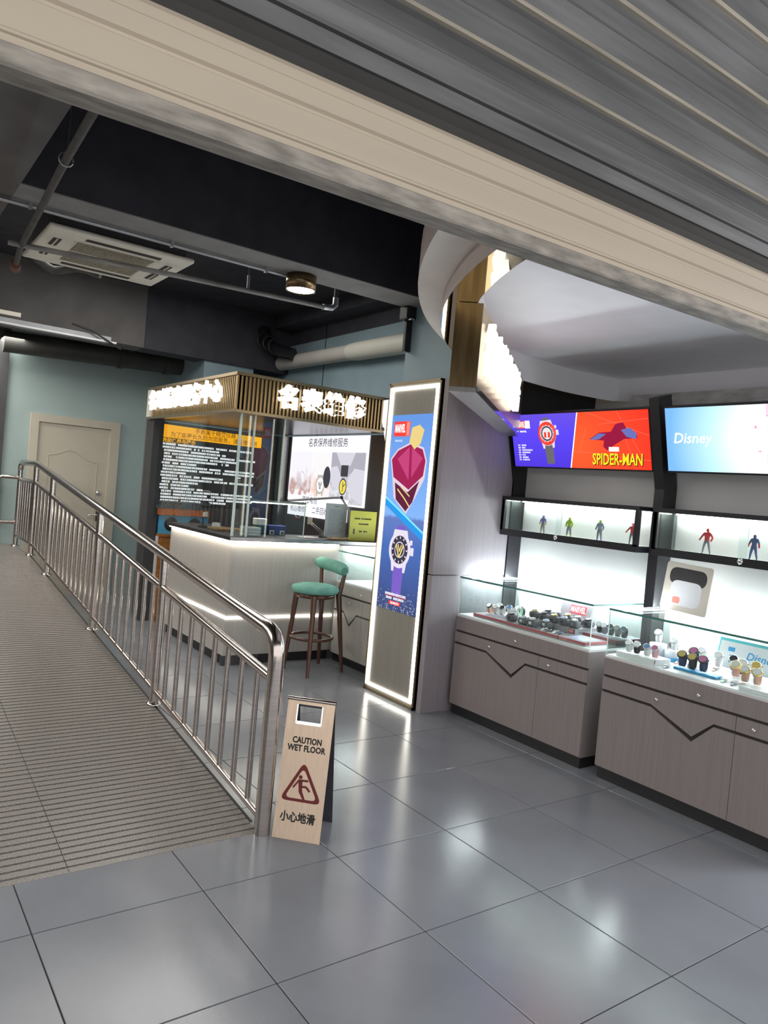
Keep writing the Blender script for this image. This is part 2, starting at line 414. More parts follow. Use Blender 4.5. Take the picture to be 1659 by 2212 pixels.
# ------------------------------------------------------------------ canopy: tiered round ceiling over the shop
def arc_pts(cx, cy, R, a0, a1, n): return [(cx+R*math.cos(a0+(a1-a0)*i/n), cy+R*math.sin(a0+(a1-a0)*i/n)) for i in range(n+1)]
def circ_from(center24, R24, z):
    """circle measured at z=2.4 carried to another height along the same sight lines"""
    k = (z-1.5625)/(2.4-1.5625); return center24[0]*k, center24[1]*k, R24*k
ZM = 2.455
mx, my, mR = circ_from((4.845, .669), 3.3586, ZM)
def clip_arc(cx, cy, R, n=72, ymin=1.30, ymax=4.10, xmax=5.6):
    pts = []
    for i in range(n+1):
        a = PI*1.15-(PI*1.15-PI*.08)*i/n
        x, y = cx+R*math.cos(a), cy+R*math.sin(a)
        pts.append((min(x, xmax), min(max(y, ymin), ymax)))
    out = []
    for p in pts:
        if not out or (Vector(p)-Vector(out[-1])).length > 1e-4: out.append(p)
    return out
can = thing('ceiling_canopy', 'tiered round ceiling canopy with gold mirror rim over the right-hand display counters', 'ceiling canopy', (3.6, 2.6, ZM))
def smooth(P, k=8):
    P = [Vector(p) for p in P]; out = []
    for i in range(len(P)-1):
        p0, p1, p2, p3 = P[max(i-1, 0)], P[i], P[i+1], P[min(i+2, len(P)-1)]
        for j in range(k):
            t = j/k; out.append(tuple(.5*((2*p1)+(p2-p0)*t+(2*p0-5*p1+4*p2-p3)*t*t+(3*p1-p0-3*p2+p3)*t**3)))
    return out+[tuple(P[-1])]
inn = smooth([(1.74, 1.30), (1.84, 1.62), (1.946, 1.94), (2.021, 2.125), (2.119, 2.323), (2.265, 2.562), (2.48, 2.79), (2.85, 3.15), (3.20, 3.47), (3.539, 3.738), (3.884, 3.85), (4.367, 3.912), (4.684, 3.905), (5.008, 3.856)])+[(5.02, 2.6), (5.02, 1.30)]
mou = clip_arc(mx, my, mR)
mou = mou+[(5.6, 1.30)]
def polar(P, c, a):
    d = Vector((math.cos(a), math.sin(a))); best = None
    for p, q in zip(P, P[1:]):
        p = Vector(p)-c; q = Vector(q)-c; e = q-p; den = d.x*e.y-d.y*e.x
        if abs(den) < 1e-9: continue
        t = (p.x*e.y-p.y*e.x)/den; u = (p.x*d.y-p.y*d.x)/den
        if t > 0 and -1e-6 <= u <= 1+1e-6 and (best is None or t > best): best = t
    return c+d*best if best else None
def annulus(a, b, z, name, mat, up=False):
    mb = MB(); c = Vector((4.3, 1.305)); pr = None
    for i in range(91):
        t = PI-PI*i/90; A, B = polar(a, c, t), polar(b, c, t)
        if A and B and (B-c).length > (A-c).length:
            if pr: mb.poly([(*pr[0], z), (*A, z), (*B, z), (*pr[1], z)])
            pr = (A, B)
    bmesh.ops.remove_doubles(mb.bm, verts=mb.bm.verts, dist=1e-5)
    return mb.build(name, mat, can)
def fascia(a, z0, z1, name, mat):
    return MB().ribbon([(*p, z0) for p in a], (0, 0, z1-z0), True).build(name, mat, can)
ZS = 2.64; ZC = 2.545; ZT = 2.72
annulus(inn, mou, ZM, 'mirror_rim', brass_mir)
fascia(inn, ZM, ZS, 'inner_fascia', white_sof)
mb = MB(); mb.poly([(*p, ZS) for p in inn]); mb.build('soffit', white_sof, can)
fascia(mou, ZM, ZC, 'lower_fascia', brownish)
cx, cy, cR = circ_from((4.582, .254), 3.5172, ZC)
out = clip_arc(cx, cy, cR)
annulus(mou, out, ZC, 'upper_underside', cream)
fascia(out, ZC, ZT, 'upper_fascia', brownish)
mb = MB(); mb.poly([(*p, ZT) for p in out]); mb.build('top_cover', dark_paint, can)
# plain bulkhead right of the canopy
struct(box('wall_bulkhead', white, 5.02, 5.2, 1.3, 4.10, 2.2, 2.70))
struct(box('wall_bulkhead_strip', surf('cracked_plaster', (.55, .54, .53), .7, var=.2, scale=(9, 9, 30), bump=.4), 4.985, 5.02, 1.3, 3.72, 2.30, 2.50))

# ------------------------------------------------------------------ roller shutter
sh = thing('roller_shutter', 'half raised roller shutter with a beige bottom bar across the shop entrance', 'roller shutter', (1.0, 1.1, 2.05))
SX0, SX1 = -2.6, 5.1
def shp(name, prof, mat, closed=False):
    pts = [(SX0, y, z) for y, z in prof]
    mb = MB()
    if closed: mb.extrude(pts, (SX1-SX0, 0, 0))
    else: mb.ribbon(pts, (SX1-SX0, 0, 0))
    return mb.build(name, mat, sh)
Z0 = 2.073
shp('bottom_lip', [(1.135, Z0), (1.088, Z0), (1.085, Z0+.004), (1.085, Z0+.028), (1.089, Z0+.031), (1.135, Z0+.031)], shut_grime, True)
bar = [(1.135, Z0+.031), (1.098, Z0+.031), (1.097, Z0+.044), (1.0935, Z0+.046), (1.0935, Z0+.050), (1.0965, Z0+.053), (1.0965, Z0+.098), (1.101, Z0+.101), (1.101, Z0+.106), (1.0955, Z0+.110), (1.0955, Z0+.138), (1.098, Z0+.141), (1.098, Z0+.156), (1.104, Z0+.166), (1.135, Z0+.172)]
shp('bottom_bar', bar, shut_beige, True)
shp('dark_gap', [(1.132, Z0+.165), (1.118, Z0+.172), (1.112, Z0+.188), (1.120, Z0+.193), (1.112, Z0+.206), (1.112, Z0+.215), (1.13, Z0+.22)], shut_dark)
shp('slat', [(1.125, Z0+.208), (1.106, Z0+.212), (1.100, Z0+.226), (1.097, Z0+.238), (1.0895, Z0+.240), (1.0885, Z0+.246), (1.094, Z0+.250), (1.103, Z0+.252)], shut_grey)
zz, yy = Z0+.250, 1.098
for k in range(6):
    h = .098
    dy = -.004-.0125*k
    P = []
    for q, bu in ((0, .008), (.03, .001), (.3, -.005), (.42, -.006), (.44, -.0045), (.47, -.0065), (.75, -.006), (.88, -.004), (.90, -.012), (.975, -.012), (1.0, .008)):
        P.append((yy+dy*q+bu, zz+h*q))
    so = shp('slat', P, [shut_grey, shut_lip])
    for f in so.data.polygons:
        if f.index in (7, 8): f.material_index = 1  # lip faces carry the painted highlight
    zz += h; yy += dy
sh.rotation_euler = (0, -.0155, 0)
struct(box('wall_shutter_housing', dark_paint, -3.2, 6.1, .42, 1.22, zz+.10, 3.4))

# ------------------------------------------------------------------ services under the ceiling
ac = thing('ceiling_air_conditioner', 'cream cassette air conditioner hanging below the dark ceiling', 'air conditioner', (1.36, 5.42, 3.0))
A0, A1, B0, B1, ZA = .905, 1.825, 4.975, 5.88, 2.995
mb = MB(); mb.box(A0, A1, B0, B1, ZA, ZA+.03, None, .012, 2); mb.build('face_panel', ac_m, ac)
box('chassis', dark_paint, A0+.05, A1-.05, B0+.05, B1-.05, ZA+.03, 3.6, ac)
box('air_slot', ac_dark, A0+.24, A1-.20, B0+.075, B0+.125, ZA-.003, ZA+.003, ac); box('air_slot', ac_dark, A0+.24, A1-.20, B1-.125, B1-.075, ZA-.003, ZA+.003, ac)
for xa in (A0+.07, A1-.125):
    for ya in ((B0+.22, B0+.40), (B1-.40, B1-.22)):
        a_ = box('air_slot', ac_dark, xa, xa+.05, ya[0], ya[1], ZA-.003, ZA+.003, ac)
        MB().box(xa+.02, xa+.028, ya[0], ya[1], ZA-.008, ZA-.003).build('vane', ac_m, a_)
for ya, yb in ((B0+.19, B0+.40), (B0+.45, B0+.70)):
    g = MB()
    for i in range(34): g.box(A0+.22+i*.0142, A0+.2275+i*.0142, ya, yb, ZA-.006, ZA-.001)
    for i in range(7): g.box(A0+.21, A0+.705, ya+(yb-ya)*i/6-.003, ya+(yb-ya)*i/6+.003, ZA-.007, ZA-.001)
    gg = g.build('intake_grille', ac_grill, ac)
box('grille_frame', ac_m, A0+.19, A1-.19, B0+.155, B0+.165, ZA-.006, ZA, ac); box('grille_frame', ac_m, A0+.19, A1-.19, B1-.165, B1-.155, ZA-.006, ZA, ac)
hose = MB(); hose.tube([(1.0+.05*i, 5.98+.10*math.sin(i*.45), 3.02+.02*math.cos(i)) for i in range(10)], .03, 10)
tag(hose.build('drain_hose', pipe_dark), 'dark insulated hose curling behind the cassette air conditioner', 'hose')
P1 = thing('sprinkler_pipe', 'dark grey pipe running away along the ceiling left of the air conditioner', 'pipe', (.76, 4.3, 2.9))
MB().tube([(.60, 1.4, 2.9), (.673, 2.976, 2.9), (.701, 3.6, 2.9), (.80, 5.25, 2.9), (.86, 5.8, 2.9)], .018, 12).build('pipe_run', pipe_dark, P1)
MB().tube([(.701+.03*math.cos(a*.6), 3.593, 2.9+.03*math.sin(a*.6)) for a in range(11)], .004, 6).build('hanger_clamp', galv, P1)
MB().cyl((.705, 3.593, 2.93), (.705, 3.593, 3.55), .003, 6).build('hanger_rod', pipe_dark, P1)
MB().cyl((.845, 5.72, 2.9), (.868, 5.86, 2.9), .034, 12).build('pipe_joint', surf('rusty_joint', (.16, .07, .045), .6, var=.3), P1)
P2 = thing('cross_pipe', 'thin grey pipe crossing below the air conditioner to an elbow', 'pipe', (1.8, 5.1, 2.9))
MB().tube([(.72, 5.21, 2.9), (.805, 5.2, 2.9), (1.8, 5.15, 2.935), (2.95, 5.12, 2.965)], .0175, 12).build('pipe_run', surf('dusty_pipe', (.27, .26, .25), .55, var=.3, scale=(5, 30, 30)), P2)
MB().tube([(2.93, 5.12, 2.965), (3.01, 5.12, 2.972), (3.04, 5.12, 3.00), (3.04, 5.12, 3.06)], .023, 12).build('pipe_elbow', galv, P2)
MB().cyl((3.04, 5.12, 3.06), (3.04, 5.12, 3.6), .017, 12).build('pipe_riser', pipe_dark, P2)
MB().cyl((2.30, 5.14, 2.96), (2.30, 5.14, 3.6), .004, 6).build('hanger_rod', pipe_dark, P2)
MB().cyl((2.30, 5.14, 2.94), (2.30, 5.14, 3.06), .012, 8).build('hanger_clamp', galv, P2)
MB().box(1.95, 2.06, 5.3, 5.4, 3.585, 3.6).build('sensor', white) ; 
o = bpy.data.objects['sensor']; tag(o, 'small white detector on the ceiling right of the air conditioner', 'detector')
co = thing('conduit', 'bright galvanised conduit fixed along the pale underside of the front beam', 'conduit', (1.45, 4.66, 2.98))
MB().cyl((-.6, 4.655, 2.98), (2.36, 4.645, 2.98), .0115, 12).build('conduit_tube', galv, co)
for x in (.74, 1.55, 2.2): MB().box(x-.008, x+.008, 4.635, 4.665, 2.966, 3.0).build('saddle_clip', galv, co)
lp = thing('ceiling_lamp', 'round drum ceiling lamp lit warm white under the front beam', 'ceiling lamp', (2.455, 4.62, 2.895))
MB().lathe([(.094, .012), (.103, .0), (.103, .105), (0, .105)], 32, Matrix.Translation((2.455, 4.62, 2.895))).build('drum', brass_d, lp)
MB().lathe([(0, .010), (.094, .010)], 32, Matrix.Translation((2.455, 4.62, 2.892))).build('diffuser', lamp_e, lp)
wp = thing('wall_pipe', 'fat cream drain pipe along the blue wall above the kiosk', 'pipe', (4.31, 7.5, 2.96))
MB().cyl((4.30, 6.75, 3.03), (4.30, 9.4, 3.06), .085, 20).build('pipe_run', pipe_white, wp)
MB().tube([(4.30, 4.75, 3.0), (4.30, 6.70, 3.03), (4.30, 6.83, 3.032)], [.098, .098, .09], 20).build('pipe_sleeve', surf('white_sleeve', (.66, .66, .58), .5, var=.03), wp)
bd = thing('black_pipe_bend', 'black pipe bend with clamps against the blue pillar', 'pipe', (3.95, 8.2, 3.1))
MB().tube([(4.02, 8.42, 3.42), (4.02, 8.36, 3.30), (4.06, 8.30, 3.20), (4.12, 8.1, 3.13), (4.2, 7.95, 3.1)], .075, 16).build('bend', black, bd)
for q in (0, .07, .14): MB().tube([(3.98+q*.6+.09*math.cos(a), 8.30-q, 3.26-q*.5+.09*math.sin(a)) for a in [i*PI/6 for i in range(13)]], .012, 8).build('clamp', black_matt, bd)
du = thing('ventilation_duct', 'long black round duct above the teal back wall', 'duct', (2.4, 9.28, 2.92))
MB().cyl((1.3, 9.25, 2.86), (3.32, 9.25, 2.93), .12, 24).build('duct_tube', duct_m, du)
for x in (2.55, 3.1): MB().cyl((x, 9.25, 2.86+.035*(x-1.3)), (x+.05, 9.25, 2.86+.035*(x-1.25)), .135, 24).build('duct_collar', duct_m, du)
MB().cyl((2.65, 9.15, 2.98), (2.65, 9.15, 3.15), .06, 16).build('duct_spigot', duct_m, du)
tr = thing('cable_tray', 'pale grey cable tray with a lamp tube under the back beam', 'cable tray', (1.5, 8.2, 2.85))
MB().box(-.6, 2.15, 8.12, 8.34, 2.885, 2.93).build('tray', surf('tray_metal', (.30, .31, .33), .4, .6, var=.1), tr)
MB().box(-.6, 2.2, 8.09, 8.12, 2.865, 2.882).build('bright_edge', alu, tr)
MB().box(-.6, 1.28, 8.10, 8.13, 2.955, 2.995).build('label_strip', ac_m, tr)
MB().tube([(1.75, 8.1, 2.99), (1.95, 8.08, 2.95), (2.15, 8.08, 2.86), (2.25, 8.1, 2.82)], .010, 8).build('cable', black_matt, tr)
br = thing('wall_bracket', 'black bracket box with a downpipe on the blue column top', 'bracket', (3.40, 4.68, 2.72))
MB().box(3.38, 3.47, 4.62, 4.72, 2.90, 3.0, None, .006).build('box_body', black_matt, br)
MB().box(3.41, 3.465, 4.655, 4.69, 2.66, 2.90, None, .004).build('spout', black_matt, br)
MB().box(3.40, 3.44, 4.60, 4.625, 2.89, 2.905).build('clip', chrome, br)

# ------------------------------------------------------------------ steel handrail beside the ramp
X0 = 1.586
hr = thing('ramp_handrail', 'stainless steel handrail with vertical bars along the ramp', 'handrail', (X0, 2.92, 0))
zt = lambda y: .878+.119*(min(y, 8.42)-2.92); zmid = lambda y: .690+.1205*(min(y, 8.42)-2.92); zb = lambda y: .062+.118*(min(y, 8.42)-2.92)
posts = [2.92, 4.42, 5.90, 7.60, 8.42, 9.30]
bend = [(X0, 2.92+.105*(1-math.sin(a)), zt(2.92)+.012-.105*(1-math.cos(a))) for a in [i*PI/14 for i in range(7, -1, -1)]]
bend = [(X0, 2.92, .74), (X0, 2.92, .80)]+[(X0, 2.92+.115*(1-math.cos(a)), .80+.105*math.sin(a)) for a in [i*PI/2/7 for i in range(1, 8)]]
bend = bend[:-1]+[(X0, 3.06, zt(3.06)+.012)]
top = [(X0, y, zt(y)+.012) for y in (3.3, 5, 7, 8.3)]+[(X0, 8.44, zt(8.42)+.012), (X0, 9.2, zt(8.42)+.014), (X0, 9.27, zt(8.42)-.005), (X0, 9.30, zt(8.42)-.06)]
MB().tube(bend+top, [.0365]*len(bend)+[.031]*len(top), 20).build('top_rail', steel, hr)
MB().tube([(X0, y, zmid(y)) for y in (2.95, 5, 7, 8.4, 8.45, 9.28)], .0225, 16).build('middle_rail', steel, hr)
MB().tube([(X0, y, zb(y)) for y in (2.95, 5, 7, 8.4, 8.45, 9.28)], .0175, 14).build('bottom_rail', steel, hr)
for k, y in enumerate(posts):
    r_ = .0365 if k == 0 else .0265
    MB().cyl((X0, y, rz(y)), (X0, y, .742 if k == 0 else zt(y)), r_, 20).build('post', steel, hr)
    if k: MB().lathe([(.047, 0), (.045, .010), (.028, .016)], 20, Matrix.Translation((X0, y, rz(y)-.002))).build('post_flange', steel, hr)
for a, b, n in ((0, 1, 8), (1, 2, 8), (2, 3, 10), (3, 4, 4), (4, 5, 6)):
    for i in range(1, n+1):
        y = posts[a]+(posts[b]-posts[a])*i/(n+1)
        MB().cyl((X0, y, zb(y)), (X0, y, zmid(y)), .0135, 10).build('baluster', steel, hr)
MB().tube([(X0, 9.30, 1.37), (1.40, 9.30, 1.37), (1.34, 9.30, 1.34), (1.32, 9.30, 1.27), (1.32, 9.30, .95), (1.34, 9.30, .89), (1.40, 9.30, .86), (X0, 9.30, .86)], .021, 12).build('end_loop', steel, hr)

# ------------------------------------------------------------------ wet floor sign
ws = thing('wet_floor_sign', 'folding steel wet floor sign standing beside the handrail end post', 'floor sign', (1.755, 2.88, 0))
FL, FR = Vector((1.612, 2.872, 0)), Vector((1.765, 2.716, 0)); wd = (FR-FL).length
Ud = (FR-FL).normalized(); nrm = Vector((Ud.y, -Ud.x, 0)); nrm = nrm if nrm.dot(Vector((-1, -1, 0))) > 0 else -nrm
TL = FL-nrm*.085+Vector((.0, 0, .602)); Vd = (TL-FL); hh = Vd.length
fr = Frame(FL, Ud, Vd)
cut = [(0, 0), (wd, 0), (wd, hh), (0, hh)]
u0, u1, v0, v1 = .048, wd-.055, hh-.105, hh-.022
fr.polys('front_plate', [rect(0, wd, 0, v0), rect(0, u0, v0, hh), rect(u1, wd, v0, hh), rect(u0, u1, v1, hh)], steel_sat, ws, 0, .0015)
fr.polys('handle_lip', [rect(u0, u1, v0-.004, v0+.010), rect(u0-.003, u0+.003, v0, v1), rect(u1-.003, u1+.003, v0, v1)], chrome, ws, .004, .003)
BLp = FL-nrm*.235; fb = Frame(BLp+Ud*wd, -Ud, TL-BLp)
fb.polys('back_plate', [rect(0, wd, 0, v0), rect(0, u0, v0, hh), rect(u1, wd, v0, hh), rect(u0, u1, v1, hh)], surf('dark_back_steel', (.10, .10, .12), .4, .6), ws, 0, .0015)
MB().cyl(fr.p(-.003, hh, -.004), fr.p(wd+.003, hh, -.004), .009, 12).build('hinge', steel, ws)
text('lettering', 'CAUTION', .0375, fr, wd*.5, hh*.705, ink, ws, .0012, .0013, sx=.80)
text('lettering', 'WET FLOOR', .0375, fr, wd*.5, hh*.648, ink, ws, .0012, .0013, sx=.82)
text('lettering', '小心地滑', .047, fr, wd*.485, hh*.155, ink, ws, .0012, .0014, sx=.86)
tc_ = (wd*.5, hh*.40)
tri = [(tc_[0], tc_[1]+.098), (tc_[0]+.097, tc_[1]-.078), (tc_[0]-.097, tc_[1]-.078)]
def rounded(pts, r, n=6):
    out = []
    for i, p in enumerate(pts):
        p = Vector(p); a = Vector(pts[i-1]); b = Vector(pts[(i+1) % len(pts)]); da = (a-p).normalized()*r; db = (b-p).normalized()*r
        for k in range(n+1):
            t = k/n; out.append(tuple((p+da)*(1-t)**2+p*2*t*(1-t)+(p+db)*t*t))
    return out
ro = rounded(tri, .034); cen = Vector(tc_)-Vector((0, .024)); ri = [tuple(cen+(Vector(p)-cen)*.77) for p in ro]
q = [[ro[i], ro[(i+1) % len(ro)], ri[(i+1) % len(ri)], ri[i]] for i in range(len(ro))]
X, Y = tc_[0]-.004, tc_[1]-.066
man = [disc(X-.006, Y+.094, .0085, 16)]+stroke([(X-.002, Y+.080), (X+.030, Y+.081)], .009)+stroke([(X-.012, Y+.080), (X-.036, Y+.046)], .008)
man += [[(X-.016, Y+.084), (X+.004, Y+.084), (X+.005, Y+.05), (X+.009, Y+.03), (X+.024, Y+.0), (X+.013, Y+.0), (X-.008, Y+.03), (X-.011, Y+.054)]]+stroke([(X+.002, Y+.053), (X+.023, Y+.055), (X+.042, Y+.036)], .009)
fr.polys('warning_symbol', q+man, red_ink, ws, .0012)

# ------------------------------------------------------------------ light box on the column
lb = thing('column_light_box', 'tall light box with a bright border and blue watch poster on the column', 'light box', (3.43, 4.5, 0))
LY0, LY1 = 4.185, 4.82
mb = MB(); mb.box(3.432, 3.472, LY0, LY1, 0, 2.42); mb.build('back_board', wood_box, lb)
mb = MB()
for (a, b, c, d_) in ((LY0, LY0+.014, 0, 2.42), (LY1-.014, LY1, 0, 2.42), (LY0, LY1, 2.406, 2.42), (LY0, LY1, 0, .02)): mb.box(3.42, 3.472, a, b, c, d_)
mb.build('metal_frame', bronze, lb)
mb = MB()
for (a, b, c, d_) in ((LY0+.03, LY0+.058, .04, 2.385), (LY1-.05, LY1-.022, .04, 2.385), (LY0+.03, LY1-.022, 2.36, 2.385), (LY0+.03, LY1-.022, .04, .062)): mb.box(3.424, 3.432, a, b, c, d_)
mb.build('led_border', led_b, lb)
PW, PH = .50, 1.50
pf = Frame((3.4305, 4.755, .67), (0, -1, 0), (0, 0, 1))
poster_bg = emit_grad('poster_blue', [(0, (.05, .06, .13)), (.16, (.06, .10, .30)), (.36, (.07, .15, .45)), (.50, (.13, .20, .50)), (.52, (.22, .43, .86)), (1, (.13, .29, .70))], 'Z', .67, 2.17, .95, noise=.06)
pf.polys('poster_print', [rect(0, PW, 0, PH)], poster_bg, lb, 0)
pf.polys('poster_stripe', [[(0, .865), (0, .80), (PW, .56), (PW, .625)]], emit('stripe_blue', (.03, .30, .75), .95), lb, .0008)
pf.polys('poster_stripe', [[(0, .868), (0, .852), (PW, .612), (PW, .628)]], emit('stripe_cyan', (.20, .72, 1.0), 1.0), lb, .0012)
# plain faceted shape in the figure's colours
crim = emit('print_crimson', (.36, .02, .09), .9); crim2 = emit('print_rose', (.55, .06, .20), .9); gold_e = emit('print_gold', (.80, .62, .24), .9); pale_e = emit('print_pale', (.75, .62, .72), .9); dk_e = emit('print_maroon', (.12, .02, .05), .9)
pf.polys('poster_shape', [[(.10, .86), (.06, 1.02), (.02, 1.16), (.10, 1.235), (.26, 1.29), (.42, 1.25), (.47, 1.15), (.46, 1.02), (.36, .86), (.27, .745)]], pale_e, lb, .0004)
pf.polys('poster_shape', [[(.075, 1.02), (.035, 1.155), (.11, 1.225), (.26, 1.275), (.41, 1.235), (.455, 1.15), (.44, 1.04), (.28, .93)]], crim, lb, .0006)
pf.polys('poster_shape', [[(.11, 1.16), (.25, 1.255), (.27, 1.0)], [(.28, 1.25), (.42, 1.17), (.30, 1.02)]], crim2, lb, .0008)
pf.polys('poster_shape', [[(.13, .85), (.10, .98), (.27, .91), (.40, 1.0), (.34, .84), (.265, .765)]], dk_e, lb, .0007)
pf.polys('poster_shape', [[(.24, 1.29), (.26, 1.40), (.35, 1.42), (.41, 1.38), (.38, 1.28), (.31, 1.235)]], gold_e, lb, .0008)
pf.polys('poster_shape', stroke([(.14, .93), (.24, .86), (.31, .80)], .012)+stroke([(.18, .95), (.30, .88)], .010), gold_e, lb, .0009)
e_red = emit('print_red', (.85, .06, .05), .95); e_white = emit('print_white', (1, 1, 1), 1.0)
pf.polys('logo_block', [rect(.03, .235, 1.335, 1.45)], e_red, lb, .0008)
pf.polys('logo_block', [rect(.19, .228, 1.34, 1.445)], emit('print_red_light', (.95, .25, .22), .95), lb, .0010)
text('logo_lettering', 'MARVEL', .085, pf, .108, 1.393, e_white, lb, .0012, .003, sx=.42)
text('poster_lettering', '©MARVEL', .022, pf, .105, 1.30, emit('print_pale_blue', (.6, .75, 1), .95), lb, .0012, .0006)
def watch_art(F_, u, v, s, parent, cstrap, cbez, cdial, cacc, n0=.0008, tilt=0, crown=1, name='watch_print'):
    """flat printed picture of a wrist watch: strap, bezel, dial, marks, hands"""
    R_ = lambda L: [[(u+s*(a*math.cos(tilt)-b*math.sin(tilt)), v+s*(a*math.sin(tilt)+b*math.cos(tilt))) for a, b in P] for P in L]
    F_.polys(name, R_([[(-.42, .8), (.42, .8), (.36, 1.35), (-.36, 1.35)], [(-.5, -.8), (.5, -.8), (.42, -2.6), (-.42, -2.6)]]), cstrap, parent, n0)
    F_.polys(name, R_([[(-.72, .72), (.72, .72), (.60, 1.12), (-.60, 1.12)], [(-.72, -.72), (.72, -.72), (.62, -1.25), (.42, -1.25), (.40, -.95), (-.40, -.95), (-.42, -1.25), (-.62, -1.25)], disc(0, 0, 1.0, 36, 1.04)] + ([rect(1.0, 1.28, -.22, .22), rect(.9, 1.12, .35, .62)] if crown else [])), cbez, parent, n0+.0002)
    F_.polys(name, R_([disc(0, 0, .76, 36, .80)]), cdial, parent, n0+.0004)
    marks = []
    for k in range(12):
        a = k*PI/6; marks.append([(math.cos(a+e)*r, math.sin(a+e)*r*1.04) for e, r in ((-.07, .60), (-.05, .73), (.05, .73), (.07, .60))])
    F_.polys(name, R_(marks+ring(0, 0, .40, .46, 24)), cbez, parent, n0+.0006)
    F_.polys(name, R_(stroke([(-.35, .30), (0, -.45), (.35, .30)], .11)+stroke([(-.16, .30), (0, -.1), (.16, .30)], .09)), cacc, parent, n0+.0008)
pur = emit('print_purple', (.20, .12, .55), .9); silver_e = emit('print_silver', (.74, .68, .80), .95); dial_e = emit('print_dark_dial', (.05, .045, .07), .9)
watch_art(pf, .235, .47, .135, lb, pur, silver_e, dial_e, gold_e)
pf.polys('poster_lettering', glyph_rows(pf, [(.10, .115, 14, ()), (.115, .085, 12, (4,))], .019, random), e_white, lb, .001)
pf.polys('poster_lettering', [rect(.10, .37, .108, .112)], e_red, lb, .001); pf.polys('poster_lettering', [rect(.155, .30, .045, .074)], e_red, lb, .001)
pf.polys('poster_lettering', glyph_rows(pf, [(.175, .051, 6, ())], .018, random), e_white, lb, .0014)
sp = []
for k in range(150):
    u_, v_ = random.uniform(.01, .48), random.uniform(.0, .16)*random.random()**.5
    r_ = random.uniform(.002, .007); sp.append([(u_-r_, v_), (u_, v_-r_*.6), (u_+r_, v_), (u_, v_+r_*1.4)])
pf.polys('poster_sparks', sp, emit('print_sparks', (.35, .40, .55), .9), lb, .0009)

# ------------------------------------------------------------------ glass display counters
def counter(y0, y1, label, zig=True, flip=False, xf=3.66, mat=wood, split=True, za=(.33, .585, .70, .815), zl=.522):
    """front faces -x; y1 is the left end as seen from the hall"""
    t = thing('display_counter', label, 'display counter', (3.97, (y0+y1)/2, 0), 'glass display counters')
    XB = 4.275
    box('plinth', plinth_m, xf+.028, XB, y0+.015, y1-.0, 0, .075, t)
    box('cabinet', mat, xf+.014, XB, y0, y1, .07, .714, t)
    mb = MB(); mb.box(xf+.011, xf+.0145, y0+.002, y1-.002, .075, .70); mb.build('dark_reveal', dark_inlay, t)
    Y = lambda o: y1-o
    W = y1-y0
    def panel(name, pts): return MB().extrude([(xf, Y(a), z) for a, z in pts], (.0125, 0, 0)).build(name, mat, t)
    panel('top_rail_front', [(0, .618), (W, .618), (W, .714), (0, .714)])
    h = .008
    a1, a2, a3, sp0 = za
    L = [(0, zl), (a1, zl), (a2, zl-.107), (a3, zl), (W, zl)]
    sp_ = sp0 if split else None
    def cutL(lo, hi):
        P = [p for p in L if lo < p[0] < hi]; return [(lo, zl)]+P+[(hi, zl)]
    segs = [(0, sp_-.0015), (sp_+.0015, W)] if sp_ else [(0, W)]
    for lo, hi in segs:
        C = cutL(lo, hi)
        d_ = panel('door_upper', [(a, z+h+(.006 if (a in (a2,)) else 0)) for a, z in C]+[(hi, .603), (lo, .603)])
        panel('door_lower', [(a, z-h-(.006 if (a in (a2,)) else 0)) for a, z in C][::-1]+[(lo, .078), (hi, .078)])
    for o_, z in (((W*.50), .652), (W*.30, .562), (W*.70+.06, .562)):
        mb = MB(); M = Matrix.Translation((xf, Y(o_), z)) @ Matrix.Rotation(-PI/2, 4, 'Y')
        mb.lathe([(.011, 0), (.011, .006), (.008, .009), (0, .009)], 14, M); mb.box(-.002, .002, -.006, .006, .009, .0098, M); mb.build('lock', chrome, t)
    box('top_trim', alu, xf, xf+.014, y0, y1, .714, .727, t); box('side_trim', alu, xf+.014, XB, y0, y0+.012, .714, .727, t)
    box('deck', surf('white_deck', (.82, .82, .83), .4, var=.02), xf+.014, XB, y0+.012, y1, .714, .732, t)
    zt_ = 1.005
    box('glass_front', gl, xf+.006, xf+.012, y0+.006, y1-.004, .727, zt_-.010, t)
    box('glass_side', gl, xf+.012, XB, y0+.004, y0+.010, .727, zt_-.010, t)
    box('glass_side', gl, xf+.012, XB, y1-.010, y1-.004, .732, zt_-.010, t)
    box('glass_top', gl, xf, XB, y0, y1, zt_-.009, zt_, t)
    mb = MB(); mb.box(xf-.001, xf+.0005, y0-.001, y1, zt_-.011, zt_+.001); mb.box(xf, XB, y0-.0015, y0, zt_-.010, zt_); mb.build('glass_edge', g_edge, t)
    mb = MB(); mb.box(xf+.005, xf+.011, y0+.003, y0+.0055, .727, zt_-.010); mb.box(xf+.005, xf+.011, y1-.0035, y1-.001, .732, zt_-.010); mb.build('glass_seam', g_edge2, t)
    mb = MB(); mb.box(XB-.035, XB-.015, y0+.02, y1-.02, zt_-.017, zt_-.0095); mb.box(xf+.10, XB-.03, y1-.035, y1-.02, zt_-.017, zt_-.0095); mb.build('led_strip', led_c, t)
    return t
c1 = counter(2.862, 4.062, 'grey laminate watch counter against the column, farther of the two in the shop')
c2 = counter(1.535, 2.745, 'grey laminate watch counter cut by the right edge, nearest of the row')
c3 = counter(4.90, 5.73, 'small olive laminate watch counter behind the green bar stool', mat=wood_l, za=(.16, .262, .37, .45), zl=.470)

